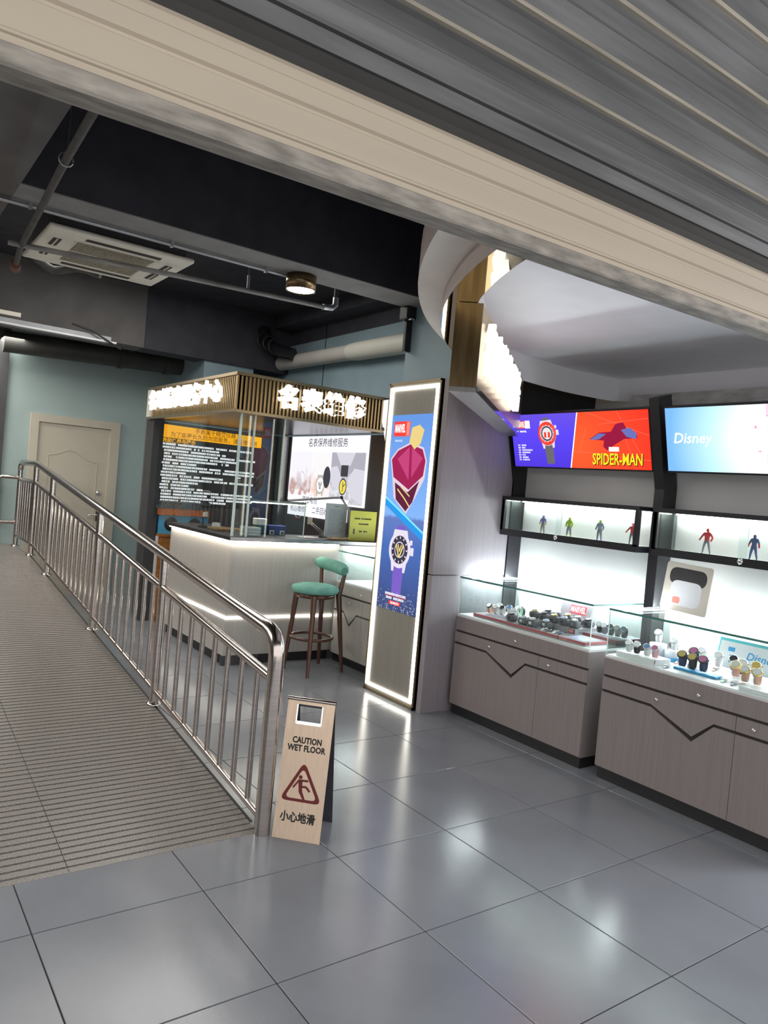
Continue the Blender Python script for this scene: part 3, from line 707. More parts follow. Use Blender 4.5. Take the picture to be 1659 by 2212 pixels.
# ------------------------------------------------------------------ wall display: posts, lit screens, figure shelves
def post(y0, y1, label):
    prof = [(4.15, 0.0), (4.15, 1.735), (4.0, 2.29), (4.13, 2.33), (4.285, 1.76), (4.285, 0)]
    o = MB().extrude([(x, y0, z) for x, z in prof], (0, y1-y0, 0)).build('display_post', black)
    return tag(o, label, 'post', 'black posts of the display wall')
post(2.79, 2.859, 'bent black display post between the red screen and the pale blue screen')
tag(MB().extrude([(x, 4.0985, z) for x, z in [(4.15, 0), (4.15, 1.735), (4.0, 2.29), (4.13, 2.33), (4.285, 1.76), (4.285, 0)]], (0, .012, 0)).build('display_post', black), 'bent black display post against the laminate column side', 'post', 'black posts of the display wall')
SB, ST = Vector((4.118, 0, 1.852)), Vector((4.017, 0, 2.225))
def screen(y0, y1, label, sb=SB, st=ST, case=black):
    t = thing('backlit_screen', label, 'light box', (4.12, (y0+y1)/2, sb.z))
    f = Frame((sb.x, y1, sb.z), (0, -1, 0), st-sb); H = (st-sb).length; W = y1-y0
    mb = MB(); M = f.M(); mb.box(-.006, W+.006, -.012, H+.012, -.06, -.003, M); mb.build('housing', case, t)
    return t, f, W, H
t1, f1, W1, H1 = screen(2.87, 4.062, 'tilted backlit screen half blue with a watch, half red with yellow title')
blue_e = emit_grad('screen_blue', [(0, (.06, .03, .50)), (.6, (.075, .045, .62)), (1, (.10, .06, .52))], 'Z', 0, .38, 1.3)
f1.polys('screen_print', [[(0, 0), (.535, 0), (.625, H1), (0, H1)]], blue_e, t1, 0)
redg = emit_grad('screen_red', [(0, (.90, .075, .02)), (.35, (.88, .05, .018)), (1, (.72, .018, .012))], None, .0, .75, 1.5, radial=(-.04, -.02, .15))
f1.polys('screen_print', [[(.545, 0), (W1, 0), (W1, H1), (.635, H1)]], redg, t1, 0)
f1.polys('screen_print', [[(.535, 0), (.545, 0), (.635, H1), (.625, H1)]], e_white, t1, .0004)
lines = []
for a, b in (((.70, H1), (1.19, .22)), ((.95, H1), (1.12, .10)), ((.58, .12), (1.19, .06)), ((.80, .30), (1.19, .33)), ((1.0, .24), (1.08, 0)), ((.70, .28), (.62, .10))): lines += stroke([a, b], .003)
f1.polys('screen_lines', lines, emit('print_red_line', (.95, .16, .10), .98), t1, .0005)
# plain abstract swoosh in red and blue where the picture stood
f1.polys('screen_shape', [[(.72, .20), (.80, .245), (.90, .25), (.94, .30), (1.0, .31), (1.03, .26), (1.10, .235), (1.10, .205), (1.0, .20), (.92, .16), (.86, .125), (.83, .15), (.84, .19)]], emit('print_dark_red', (.30, .012, .05), .95), t1, .0007)
for P_ in ([(.72, .195), (.80, .24), (.86, .235), (.80, .20)], [(.98, .26), (1.05, .275), (1.10, .235), (1.09, .20), (1.02, .215)]): f1.polys('screen_shape', [P_], emit('print_steel_blue', (.14, .16, .45), .95), t1, .0009)
f1.polys('logo_block', [rect(.875, .955, .118, .148)], e_white, t1, .0011)
yel = emit('print_yellow', (1.0, .72, .02), 1.0)
text('title_shadow', 'SPIDER-MAN', .108, f1, .935, .058, emit('print_black', (.02, .01, .01), 1), t1, .0011, .0035, sx=.66, shear=.15)
text('title_lettering', 'SPIDER-MAN', .108, f1, .93, .062, yel, t1, .0014, .0022, sx=.66, shear=.15)
grey_e = emit('print_grey_strap', (.14, .13, .15), .95); redb = emit('print_red_bezel', (.80, .05, .03), .95); pd = emit('print_pale_dial', (.75, .72, .74), .95)
watch_art(f1, .345, .245, .085, t1, grey_e, silver_e, redb, e_red, tilt=.08)
f1.polys('watch_print', ring(.345, .245, .068, .085, 32), redb, t1, .0022); f1.polys('watch_print', [disc(.345, .245, .058)], pd, t1, .0024)
f1.polys('watch_print', ring(.345, .245, .044, .055, 12), dial_e, t1, .0026); f1.polys('watch_print', [rect(.318, .338, .215, .255), rect(.354, .374, .215, .255)], redb, t1, .0028)
f1.polys('logo_block', [rect(.05, .17, .285, .34)], e_red, t1, .0006); f1.polys('logo_block', [rect(.135, .185, .285, .342)], e_white, t1, .0008)
text('logo_lettering', 'MARVEL', .055, f1, .09, .312, e_white, t1, .001, .002, sx=.42); text('screen_lettering', 'MARVEL', .018, f1, .115, .262, e_white, t1, .001, .0006)
f1.polys('screen_lettering', glyph_rows(f1, [(.05, .155-.018*k, n_, (2,)) for k, n_ in enumerate((7, 6, 12, 10, 6, 8, 9))], .0118, random), e_white, t1, .001)
t2, f2, W2, H2 = screen(1.50, 2.752, 'tilted backlit pale blue screen with a pink watch at the right edge')
pale = emit_grad('screen_sky', [(0, (1, 1, 1)), (.28, (1, 1, 1)), (.52, (.55, .88, 1)), (.84, (.20, .48, 1.0))], None, 0, .80, .95, radial=(-.05, -.07, .18))
f2.polys('screen_print', [rect(0, W2, 0, H2)], pale, t2, 0)
pk = emit('print_pink', (1.0, .62, .78), .95); pk2 = emit('print_pink_line', (.92, .36, .48), .95)
f2.polys('watch_print', [rect(.62, .86, .32, H2), rect(.62, .86, 0, .085)], pk, t2, .0005)
f2.polys('watch_print', [disc(.74, .20, .155, 36)], emit('print_soft_white', (1, .96, .97), 1), t2, .0007); f2.polys('watch_print', ring(.74, .20, .128, .132, 36, 2, 16), emit('print_grey_arc', (.7, .72, .72), 1), t2, .0009)
f2.polys('watch_print', [rect(.62, .86, .083, .088), rect(.62, .86, .318, .324)], pk2, t2, .0009)
f2.polys('watch_print', [disc(.655, .165, .006, 10), disc(.625, .10, .006, 8, .003), disc(.58, .125, .010, 8, .004), disc(.56, .26, .007, 8, .009)], pk2, t2, .0011)
text('logo_lettering', 'Disney', .09, f2, .17, .20, e_white, t2, .001, .001, shear=.2)
t3, f3, W3, H3 = screen(4.86, 5.80, 'tilted backlit poster above the small counter, partly behind the column', Vector((4.118, 0, 2.04)), Vector((4.0, 0, 2.42)))
f3.polys('screen_print', [rect(0, W3, 0, H3)], emit_grad('poster_photo', [(0, (.95, .93, .93)), (.45, (.98, .95, .94)), (.62, (.80, .62, .56)), (.75, (.96, .92, .90)), (1, (.86, .84, .88))], 'Y', -.47, .47, .95, noise=.35), t3, 0)
f3.polys('screen_lettering', glyph_rows(f3, [(.10, .05, 8, (3,)), (.10, .03, 6, (2,))], .016, random), emit('print_grey', (.25, .25, .28), 1), t3, .001)

def figure_shelf(y0, y1, label, lock_y):
    t = thing('figure_shelf', label, 'display shelf', (4.17, (y0+y1)/2, 1.325), 'black display shelves')
    xa, xb, z0, z1 = 4.05, 4.286, 1.325, 1.618; b = .036
    mb = MB(); mb.box(xa, xb, y0, y1, z1-b*.75, z1); mb.build('top_board', black, t)
    mb = MB(); mb.box(xa, xb, y0, y1, z0, z0+b); mb.build('bottom_board', black, t)
    box('glass_end', gl, xa+.03, xb-.01, y1-.010, y1-.006, z0+b, z1-b*.75, t)
    for xa_, xb_, ya_, yb_ in ((xa, xa+.03, y0, y0+.028), (xb-.02, xb, y0, y0+.02), (xa, xa+.03, y1-.022, y1)): box('corner_stile', black, xa_, xb_, ya_, yb_, z0+b, z1-b*.75, t)
    mb = MB(); mb.box(xa, xa+.012, y0, y1, z0+b, z0+b+.012); mb.box(xa, xa+.012, y1-.03, y1, z0+b, z1-b*.75); mb.build('front_track', black, t)
    box('white_back', white, xb-.008, xb-.003, y0+.02, y1-.014, z0+b, z1-b*.75, t)
    box('white_base', white, xa+.03, xb-.008, y0+.02, y1-.014, z0+b, z0+b+.004, t)
    box('led_strip', led_in, xb-.05, xb-.035, y0+.03, y1-.03, z1-b*.75-.008, z1-b*.75-.001, t)
    box('glass_end', gl, xa+.03, xb-.02, y0+.004, y0+.008, z0+b, z1-b*.75, t)
    ym = lock_y
    box('sliding_glass', gl, xa+.014, xa+.018, ym-.02, y1-.03, z0+b+.006, z1-b*.75, t); box('sliding_glass', gl, xa+.022, xa+.026, y0+.028, ym+.035, z0+b+.006, z1-b*.75, t)
    box('glass_seam', g_edge2, xa+.014, xa+.018, ym-.022, ym-.02, z0+b+.006, z1-b*.75, t)
    mb = MB(); mb.lathe([(.016, 0), (.016, .012), (.010, .016), (0, .016)], 16, Matrix.Translation((xa, ym, z0+.03)) @ Matrix.Rotation(-PI/2, 4, 'Y')); mb.build('lock', chrome, t)
    return t
figure_shelf(2.885, 4.098, 'long black glass-fronted shelf with four toy figures below the red screen', 3.54)
figure_shelf(1.53, 2.775, 'black glass-fronted shelf with two toy figures below the pale blue screen', 2.20)
figure_shelf(4.88, 5.70, 'short black glass-fronted shelf above the small counter by the kiosk', 5.3)

# toy figures: plain articulated mannequins
def figure(y, x, h, label, cols, pose):
    """one continuous skinned body; pose: foot spread, arm angles (left, right), lean"""
    spread, aL, aR, bulk, extra = pose
    me = bpy.data.meshes.new('toy_figure')
    J = {}; V = []; R_ = []
    def v(n, p, r): J[n] = len(V); V.append(Vector(p)*h); R_.append(r*h*bulk)
    v('pelvis', (0, 0, .50), .062); v('waist', (0, 0, .585), .055); v('chest', (0, .0, .70), .082); v('neck', (0, 0, .80), .034); v('head', (-.005, 0, .875), .052); v('crown', (-.005, 0, .945), .042)
    E = [('pelvis', 'waist'), ('waist', 'chest'), ('chest', 'neck'), ('neck', 'head'), ('head', 'crown')]
    for s_, sg, a in (('l', 1, aL), ('r', -1, aR)):
        v('hip'+s_, (0, sg*.055, .47), .05); v('knee'+s_, (-.015, sg*(.07+spread*.5), .26), .036); v('ankle'+s_, (.01, sg*(.08+spread), .055), .024); v('toe'+s_, (-.05, sg*(.085+spread), .018), .018)
        E += [('pelvis', 'hip'+s_), ('hip'+s_, 'knee'+s_), ('knee'+s_, 'ankle'+s_), ('ankle'+s_, 'toe'+s_)]
        v('shoulder'+s_, (0, sg*.115, .755), .042)
        e = (a[0]*.14, sg*(.13+.16*math.sin(a[1])), .755-.16*math.cos(a[1])); v('elbow'+s_, e, .030)
        hnd = (e[0]+a[2], e[1]+sg*.13*math.sin(a[3]), e[2]-.15*math.cos(a[3])); v('hand'+s_, hnd, .026)
        E += [('chest', 'shoulder'+s_), ('shoulder'+s_, 'elbow'+s_), ('elbow'+s_, 'hand'+s_)]
    me.from_pydata([tuple(p) for p in V], [(J[a], J[b]) for a, b in E], [])
    o = bpy.data.objects.new('toy_figure', me); COL.objects.link(o)
    sk = o.modifiers.new('skin', 'SKIN'); sk.use_smooth_shade = True
    for i, sv in enumerate(me.skin_vertices[0].data): sv.radius = (R_[i], R_[i]); sv.use_root = (i == 0)
    sb = o.modifiers.new('sub', 'SUBSURF'); sb.levels = 1; sb.render_levels = 1
    dg = bpy.context.evaluated_depsgraph_get(); m2 = bpy.data.meshes.new_from_object(o.evaluated_get(dg))
    o.modifiers.clear(); o.data = m2; m2.name = 'toy_figure'
    m2.materials.clear()
    for c in cols: m2.materials.append(c)
    for p in m2.polygons:
        c = p.center/h
        if c.z > .815: k = 0
        elif c.z < .12: k = 3
        elif abs(c.y) > .135 and c.z > .30: k = 4 if c.z < .62 else 1
        elif c.z > .50: k = 1
        else: k = 2
        p.material_index = min(k, len(cols)-1); p.use_smooth = True
    zmin = min(q.co.z for q in m2.vertices)
    m2.transform(Matrix.Translation((0, 0, -zmin)))
    o.location = (x, y, 1.3655)
    tag(o, label, 'toy figure', 'toy figures on the display shelves')
    if extra:
        mb = MB()
        for sg, pts in ((1, [(.02, .03, .72), (.05, .22, .84), (.03, .36, .74)]), (1, [(.02, .03, .70), (.05, .25, .62), (.02, .42, .60)]), (-1, [(.02, -.03, .72), (.05, -.22, .72), (.02, -.36, .74)]), (-1, [(.02, -.03, .69), (.05, -.26, .60), (.0, -.40, .48)])):
            mb.tube([Vector(p)*h for p in pts], .0016, 6)
        b = mb.mesh('back_rod', pipe_dark); r_ = bpy.data.objects.new('back_rod', b); COL.objects.link(r_); r_.parent = o
        mb = MB(); mb.lathe([(0, 0), (.024, 0), (.024, .004), (0, .004)], 18, Matrix.Translation((0, .018, 0))); b2 = bpy.data.objects.new('round_base', mb.mesh('round_base', surf('pink_base', (.55, .10, .16), .4))); COL.objects.link(b2); b2.parent = o
    return o
m_ = lambda n, c: surf('toy_'+n, c, .4, var=.12, scale=(60, 60, 60))
pu, gr, ol, bl, rd, gn, sk_ = m_('violet', (.20, .13, .42)), m_('slate', (.20, .21, .24)), m_('khaki', (.24, .24, .18)), m_('navy', (.06, .09, .22)), m_('red', (.62, .04, .05)), m_('green', (.36, .50, .06)), m_('steel', (.26, .30, .38))
XF = 4.165
figure(3.775, XF, .143, 'violet toy figure, leftmost on the long black shelf', [pu, pu, ol, ol, gn], (.03, (0, .45, -.02, .3), (0, .35, -.02, .2), 1.3, 0))
figure(3.528, XF, .148, 'olive green toy figure beside the glass seam of the long shelf', [gn, gn, gr, gn, gn], (.05, (0, .4, -.10, -.5), (0, .5, -.08, -.2), 1.45, 0))
figure(3.262, XF, .152, 'slate toy figure with pale head, third along the long shelf', [gn, sk_, gr, pu, sk_], (.03, (0, .35, -.02, .35), (0, .45, -.04, -.3), 1.45, 0))
figure(3.003, XF, .152, 'red toy figure with slate legs at the right end of the long shelf', [rd, rd, gr, gr, rd], (.035, (-.2, .6, -.05, .5), (0, .35, -.02, .2), 1.1, 0))
figure(2.480, XF, .166, 'red toy figure with grey legs standing wide on the right-hand shelf', [rd, rd, gr, gr, rd], (.07, (-.2, .5, -.05, .45), (0, .5, -.05, -.3), 1.15, 0))
figure(2.194, XF, .155, 'navy toy figure beside the glass seam of the right-hand shelf', [bl, bl, bl, bl, rd], (.055, (0, .35, -.03, .3), (0, .3, -.02, .2), 1.3, 0))

# cream board under the right shelf: plain abstract print
bb = thing('picture_board', 'cream board with black, white and coral shapes leaning on the counter glass', 'picture board', (4.13, 2.56, 1.006))
bf = Frame((4.09, 2.705, 1.012), (0, -1, -.045), (.165, 0, .985)); BW, BH = .305, .292
bf.polys('board', [rounded(rect(0, BW, 0, BH), .022)], surf('cream_board', (.62, .57, .50), .6, var=.03), bb, 0, .008)
blk = surf('print_black_matt', (.03, .026, .03), .6); wht = surf('print_white_matt', (.70, .70, .74), .6, var=.02); cor = surf('print_coral', (.75, .25, .20), .6)
bf.polys('print_black', [rounded(rect(.03, .275, .16, .262), .05)], blk, bb, .0006)
bf.polys('print_white', [rounded(rect(.05, .255, .035, .185), .05)], wht, bb, .0010)
bf.polys('print_coral', [rounded(rect(.075, .125, .045, .085), .015)], cor, bb, .0014)

# ------------------------------------------------------------------ gold shop sign under the canopy
sg = thing('hanging_sign', 'bronze box sign with big white lit letters hanging from the canopy', 'sign', (3.05, 3.22, 2.05))
nl, nr_, fl_, frr = Vector((2.195, 2.63, 0)), Vector((2.285, 2.545, 0)), Vector((3.83, 3.93, 0)), Vector((3.90, 3.845, 0))
def quadbox(name, mat, z0, z1, pts, par): return MB().extrude([(p.x, p.y, z0) for p in pts], (0, 0, z1-z0)).build(name, mat, par)
quadbox('sign_body', brass, 2.075, 2.452, [nl+(nr_-nl)*.03, nr_-(nr_-nl)*.02, frr, fl_], sg)
dn = (fl_-nl).normalized()
MB().extrude([(p.x, p.y, 2.072) for p in (nl-dn*.004, nr_-dn*.004, nr_+dn*.002, nl+dn*.002)], (0, 0, .381)).build('end_plate', brass_d, sg)
quadbox('bottom_tray', grey_metal, 2.05, 2.074, [nl-dn*.004, nr_-dn*.004, frr, fl_], sg)
sf = Frame((nr_.x, nr_.y, 2.05), (frr-nr_), (0, 0, 1))
sf.polys('side_lip', [rect(0, (frr-nr_).length, .0, .028)], surf('glossy_lip', (.7, .7, .75), .06, .9), sg, .004, .004)
for k, ch in enumerate('名表维修服务'):
    text('letter', ch, .255, sf, .15+k*.25, .20, letter_c, sg, .028, .004, .018, sx=.84)

# ------------------------------------------------------------------ service kiosk
ki = thing('service_kiosk', 'watch repair kiosk with a gold slatted header and glass sides', 'kiosk', (3.4, 6.95, 0))
ZH0, ZH1 = 2.125, 2.43
box('wall_panel', kiosk_dark, 2.60, 4.29, 8.13, 8.17, 0, 2.13, ki); box('wall_panel', kiosk_dark, 4.27, 4.31, 5.75, 8.13, 0, 2.13, ki)
box('corner_post', dark_paint, 2.55, 2.66, 7.76, 7.98, 0, 2.125, ki); box('corner_post', grey_metal, 4.18, 4.262, 7.98, 8.128, 1.0, 2.13, ki)
hd = MB(); hd.box(2.545, 4.0, 5.72, 5.78, ZH0+.012, ZH1-.012); hd.box(2.545, 2.60, 5.72, 7.90, ZH0+.012, ZH1-.012); hd = hd.build('header', surf('dark_brown_backing', (.05, .036, .02), .5), ki)
box('header_ceiling', surf('glossy_dark_ceiling', (.05, .048, .05), .25), 2.60, 4.27, 5.78, 8.13, ZH0+.02, ZH0+.05, ki)
mb = MB()
for z0, z1 in ((ZH0-.012, ZH0+.012), (ZH1-.014, ZH1+.012)): mb.box(2.515, 4.005, 5.693, 5.735, z0, z1); mb.box(2.515, 2.56, 5.735, 7.915, z0, z1)
mb.build('header_trim', bronze, ki); box('header_end_panel', ac_m, 2.512, 2.545, 7.80, 7.915, ZH0+.012, ZH1-.014, ki)
sl = MB().box(-.009, .009, -.009, .009, 0, ZH1-ZH0-.028, None, .002).mesh('slat', surf('slat_bronze', (.42, .30, .15), .34, 1, var=.1, scale=(80, 80, 4)))
def add_slat(x, y):
    o = bpy.data.objects.new('slat', sl); COL.objects.link(o); o.parent = hd; o.location = Vector((x, y, ZH0+.013))-wloc(hd)
for i in range(41): add_slat(2.535+i*.0362, 5.711)
for i in range(57): add_slat(2.536, 5.735+.0362*(i+.0))
kf = Frame((2.535, 5.70, 0), (1, 0, 0), (0, 0, 1))
for k, ch in enumerate('名表维修'): text('letter', ch, .20, kf, .455+k*.224, 2.282, letter_e, ki, .035, .010, .015)
kl = Frame((2.525, 7.915, 0), (0, -1, 0), (0, 0, 1))
for k, ch in enumerate('名时精表服务中心'): text('letter', ch, .205, kl, .235+k*.235, 2.285, letter_e, ki, .030, .006, .012, sx=1.05)
box('inner_light', led_w, 3.15, 3.95, 5.80, 5.82, ZH0+.002, ZH0+.012, ki)
# glass
box('glass_pane', gl2, 2.62, 2.628, 5.79, 7.76, 1.09, ZH0, ki); box('glass_pane', gl2, 2.63, 3.03, 5.77, 5.778, 1.09, ZH0, ki); box('glass_pane', gl2, 2.74, 2.748, 5.78, 6.1, 1.09, ZH0, ki)
mb = MB(); mb.box(2.612, 2.63, 5.768, 5.785, 1.09, ZH0); mb.build('glass_corner', g_edge2, ki)
lg = surf('bright_glass_edge', (.72, .80, .70), .2, var=.03)
box('glass_edge_strip', lg, 2.738, 2.752, 5.764, 5.782, 1.09, ZH0, ki); box('glass_edge_strip', lg, 3.02, 3.034, 5.766, 5.78, 1.40, ZH0, ki)
box('glass_pane', gl2, 3.03, 3.31, 5.79, 5.796, 1.09, 1.40, ki); box('glass_edge_strip', g_edge2, 3.306, 3.312, 5.788, 5.798, 1.09, 1.40, ki)
# backlit text board
sb_ = thing('care_sign', 'backlit black care notice with an orange title band inside the kiosk', 'sign', (3.3, 8.12, 1.2), None)
cf = Frame((2.665, 8.118, 1.215), (1, 0, 0), (0, 0, 1)); CW, CH = 1.30, .89
cf.polys('sign_panel', [rect(0, CW, 0, CH)], surf('sign_black', (.02, .02, .022), .25), sb_, 0, .01)
org = emit('sign_orange', (1, .44, .008), 1.0); cf.polys('title_band', [[(0, .745), (CW, .745), (CW, CH-.02), (0, CH)]], org, sb_, .001)
inkb = emit('sign_brown_text', (.16, .04, .0), 1)
text('lettering', '手表属于精密仪器', .062, cf, .72, .845, inkb, sb_, .002, .0004); text('lettering', '为了能更长久的为您服务，请爱惜使用', .062, cf, .72, .782, inkb, sb_, .002, .0004)
text('lettering', '手表的保养与提示', .055, cf, .27, .712, org, sb_, .002, .0012)
rows = []; v_ = .665; rr_ = random.Random(3)
for k in range(19):
    full = rr_.random() < .55
    rows.append((.10+(.035 if rr_.random() < .5 else 0), v_-k*.0345, (47 if full else rr_.randint(14, 38)), tuple(rr_.randint(3, 36) for _ in range(3))))
cf.polys('lettering', glyph_rows(cf, rows, .0235, rr_), emit('sign_white_text', (.95, .96, 1), 1.3), sb_, .002)
# photo posters on the kiosk's right wall
ps = thing('service_poster', 'white watch service poster with three photographs on the kiosk wall', 'poster', (4.262, 7.09, 1.38))
ppf = Frame((4.262, 7.905, 1.385), (0, -1, 0), (0, 0, 1)); QW, QH = 1.63, .745
e_pw = emit('poster_white', (.90, .90, .98), .95)
ppf.polys('poster_sheet', [rect(0, QW, 0, QH)], e_pw, ps, 0, .007)
text('lettering', '名表保养维修服务', .105, ppf, QW*.50, .665, emit('poster_ink', (.04, .04, .05), 1), ps, .002, .0003, sx=1.0)
ph = [('photo_print', .02, .52, [(0, (.80, .72, .75)), (.35, (.90, .75, .72)), (.55, (.97, .95, .97)), (.7, (.55, .33, .30)), (1, (.92, .90, .95))]), ('photo_print', .53, .92, [(0, (.95, .93, .94)), (.4, (.85, .55, .42)), (.55, (.97, .95, .97)), (.75, (.9, .62, .5)), (1, (.95, .92, .93))]), ('photo_print', .93, 1.59, [(0, (.40, .39, .44)), (.35, (.75, .74, .80)), (.55, (.52, .51, .57)), (.75, (.82, .81, .86)), (1, (.45, .44, .5))])]
for k, (nm, a, b, st) in enumerate(ph): ppf.polys(nm, [rect(a, b, .02, .565)], emit_grad('poster_photo_%d' % k, st, 'Z', 0, .58, .85, noise=.9), ps, .001)
g_dk = emit('photo_dark', (.05, .05, .06), 1); g_lt = emit('photo_light', (.88, .88, .92), .95); g_yl = emit('photo_yellow', (.85, .70, .10), .9)
watch_art(ppf, .73, .20, .10, ps, g_lt, emit('photo_grey', (.5, .45, .42), .9), e_white, g_dk, n0=.002, name='photo_watch')
ppf.polys('photo_watch', [disc(.86, .29, .075, 24, .12)], g_dk, ps, .0030)
ppf.polys('photo_watch', ring(.26, .21, .04, .055, 20)+ring(.30, .26, .07, .08, 24)+ring(.22, .16, .025, .035, 16), emit('photo_midgrey', (.55, .54, .58), .95), ps, .002)
ppf.polys('photo_hand', [[(.93, .40), (1.06, .42), (1.16, .30), (1.12, .16), (.98, .20), (.93, .30)], [(1.59, .38), (1.40, .40), (1.28, .28), (1.36, .10), (1.59, .02)], [(1.02, .565), (1.40, .565), (1.32, .43), (1.14, .41)]], emit('photo_glove', (.66, .65, .72), .9), ps, .0022)
ppf.polys('photo_watch', [disc(1.20, .20, .075, 24, .09)], g_dk, ps, .0026); ppf.polys('photo_watch', [disc(1.20, .20, .06, 24, .075)], g_yl, ps, .0030); ppf.polys('photo_watch', [rect(1.14, 1.28, .31, .43)], g_dk, ps, .0026); ppf.polys('photo_watch', stroke([(1.20, .15), (1.20, .25)], .012)+stroke([(1.20, .20), (1.24, .23)], .012), g_dk, ps, .0034)
ps2 = thing('service_notice', 'smaller white notice sheet with dark characters below the photo poster', 'poster', (4.262, 7.1, 1.2))
pp2 = Frame((4.25, 7.86, 1.215), (0, -1, 0), (0, 0, 1))
pp2.polys('sheet', [rect(0, 1.30, 0, .235)], e_pw, ps2, 0, .004)
gi = emit('notice_ink', (.10, .10, .12), 1)
text('lettering', '更换电池', .085, pp2, .50, .185, gi, ps2, .002, .0004); text('lettering', '机芯维修', .085, pp2, .24, .075, gi, ps2, .002, .0004); text('lettering', '二手回收', .085, pp2, .74, .075, gi, ps2, .002, .0004)

# counters of the kiosk
kc = thing('service_counter', 'pale laminate service counter with light strips under the kiosk header', 'counter', (3.2, 5.95, 0))
box('front_panel', wood_l, 2.62, 4.27, 5.76, 5.80, .085, 1.045, kc); box('side_panel', wood_l, 2.62, 2.66, 5.80, 7.20, .085, 1.045, kc)
box('plinth', plinth_m, 2.66, 3.66, 5.79, 5.82, 0, .085, kc); box('plinth', plinth_m, 2.645, 2.68, 5.82, 7.2, 0, .085, kc); box('corner_plinth', dark_paint, 2.615, 2.95, 5.765, 5.795, 0, .085, kc)
mb = MB(); mb.box(2.575, 4.262, 5.70, 6.24, 1.058, 1.09, None, .004); mb.build('countertop', black, kc); mb = MB(); mb.box(2.575, 3.05, 6.24, 7.22, 1.058, 1.09, None, .004); mb.build('countertop', black, kc)
box('front_lip', grey_metal, 2.575, 4.262, 5.697, 5.701, 1.058, 1.088, kc)
mb = MB(); mb.box(2.60, 3.655, 5.728, 5.745, 1.047, 1.056); mb.box(2.592, 2.607, 5.745, 7.18, 1.047, 1.056); mb.build('led_strip', led_w, kc)
mb = MB(); mb.box(2.612, 3.655, 5.752, 5.762, .395, .413); mb.box(2.612, 2.622, 5.762, 7.19, .395, .413); mb.build('led_strip', emit('led_line', (1, .95, .84), 7), kc)

def item(name, label, cat, mat, x0, x1, y0, y1, z0, z1, bev=.004): return tag(MB().box(x0, x1, y0, y1, z0, z1, None, bev).build(name, mat), label, cat)
ZC_ = 1.0905
# blue machine with two round openings on an orange cabinet
oc = thing('wooden_cabinet', 'orange wooden cabinet under the blue machine inside the kiosk', 'cabinet', (2.98, 7.9, 0))
box('carcass', orange_wood, 2.68, 3.25, 7.72, 8.11, 0, .90, oc); box('top_board', orange_wood, 2.67, 3.26, 7.70, 8.12, .90, .925, oc); box('door', orange_wood, 2.70, 3.23, 7.705, 7.72, .04, .88, oc); box('side_strip', white, 2.662, 2.68, 7.72, 8.0, 0, .9, oc)
wc = thing('winding_machine', 'sky blue cabinet with two round black openings and an orange roof band', 'machine', (2.95, 7.9, .926))
box('body', blue_lac, 2.68, 3.22, 7.74, 8.08, .926, 1.125, wc)
for x in (2.81, 3.07): MB().lathe([(0, .004), (.068, .004), (.075, .0)], 24, Matrix.Translation((x, 7.74, 1.03)) @ Matrix.Rotation(PI/2, 4, 'X')).build('round_opening', black_matt, wc)
MB().extrude([(2.66, 7.72, 1.125), (2.66, 7.74, 1.195), (2.66, 8.09, 1.195), (2.66, 8.09, 1.125)], (.56, 0, 0)).build('roof_band', surf('orange_lacquer', (.70, .16, .03), .45, var=.3, scale=(40, 4, 40)), wc)
MB().extrude([(2.64, 7.735, 1.195), (2.64, 7.80, 1.265), (2.64, 8.09, 1.265), (2.64, 8.09, 1.195)], (.56, 0, 0)).build('roof', surf('slate_lacquer', (.10, .12, .14), .5, var=.5, scale=(50, 4, 50)), wc)
ms = thing('magnifier_stand', 'black upright magnifier stand on the side counter', 'magnifier', (2.74, 6.7, ZC_))
MB().lathe([(0, 0), (.05, 0), (.05, .012), (0, .014)], 20, Matrix.Translation((2.74, 6.7, ZC_))).build('base', black_matt, ms); MB().cyl((2.74, 6.7, ZC_+.01), (2.74, 6.7, 1.34), .007, 10).build('rod', black_matt, ms)
MB().ell((2.74, 6.68, 1.30), (.05, .045, .035)).build('head', black_matt, ms); MB().box(2.725, 2.765, 6.665, 6.685, 1.19, 1.235).build('tag', paper, ms)
item('white_box', 'small white carton on the side counter by the magnifier stand', 'box', paper, 2.82, 2.88, 6.62, 6.68, ZC_, ZC_+.05)
item('tool_tray', 'wooden tray of repair tools on the side counter', 'tray', surf('tray_wood', (.35, .2, .09), .5, var=.5, scale=(40, 40, 40)), 2.72, 3.0, 6.32, 6.55, ZC_, ZC_+.02)
bx = thing('blue_tester', 'dark blue tester box with two white dials on the counter', 'tester', (3.22, 6.15, ZC_))
MB().box(3.13, 3.31, 6.12, 6.22, ZC_, ZC_+.085, None, .005).build('body', surf('deep_blue', (.012, .03, .22), .4), bx)
for x in (3.165, 3.27): MB().box(x-.022, x+.022, 6.114, 6.12, ZC_+.003, ZC_+.04).build('dial_plate', paper, bx); MB().lathe([(0, .006), (.012, .006), (.012, 0)], 14, Matrix.Translation((x, 6.114, ZC_+.02)) @ Matrix.Rotation(PI/2, 4, 'X')).build('knob', black_matt, bx)
item('green_box', 'dark green box with a round hole beside the blue tester', 'box', surf('dark_green', (.01, .08, .06), .5), 3.02, 3.115, 6.12, 6.22, ZC_, ZC_+.08)
item('white_carton', 'white carton with a yellow label stacked on the green box', 'box', paper, 3.01, 3.12, 6.13, 6.21, ZC_+.0805, ZC_+.14)
item('paper_stack', 'flat white paper stack near the small glass screen', 'paper', paper, 3.36, 3.52, 5.86, 6.0, ZC_, ZC_+.008, .001)
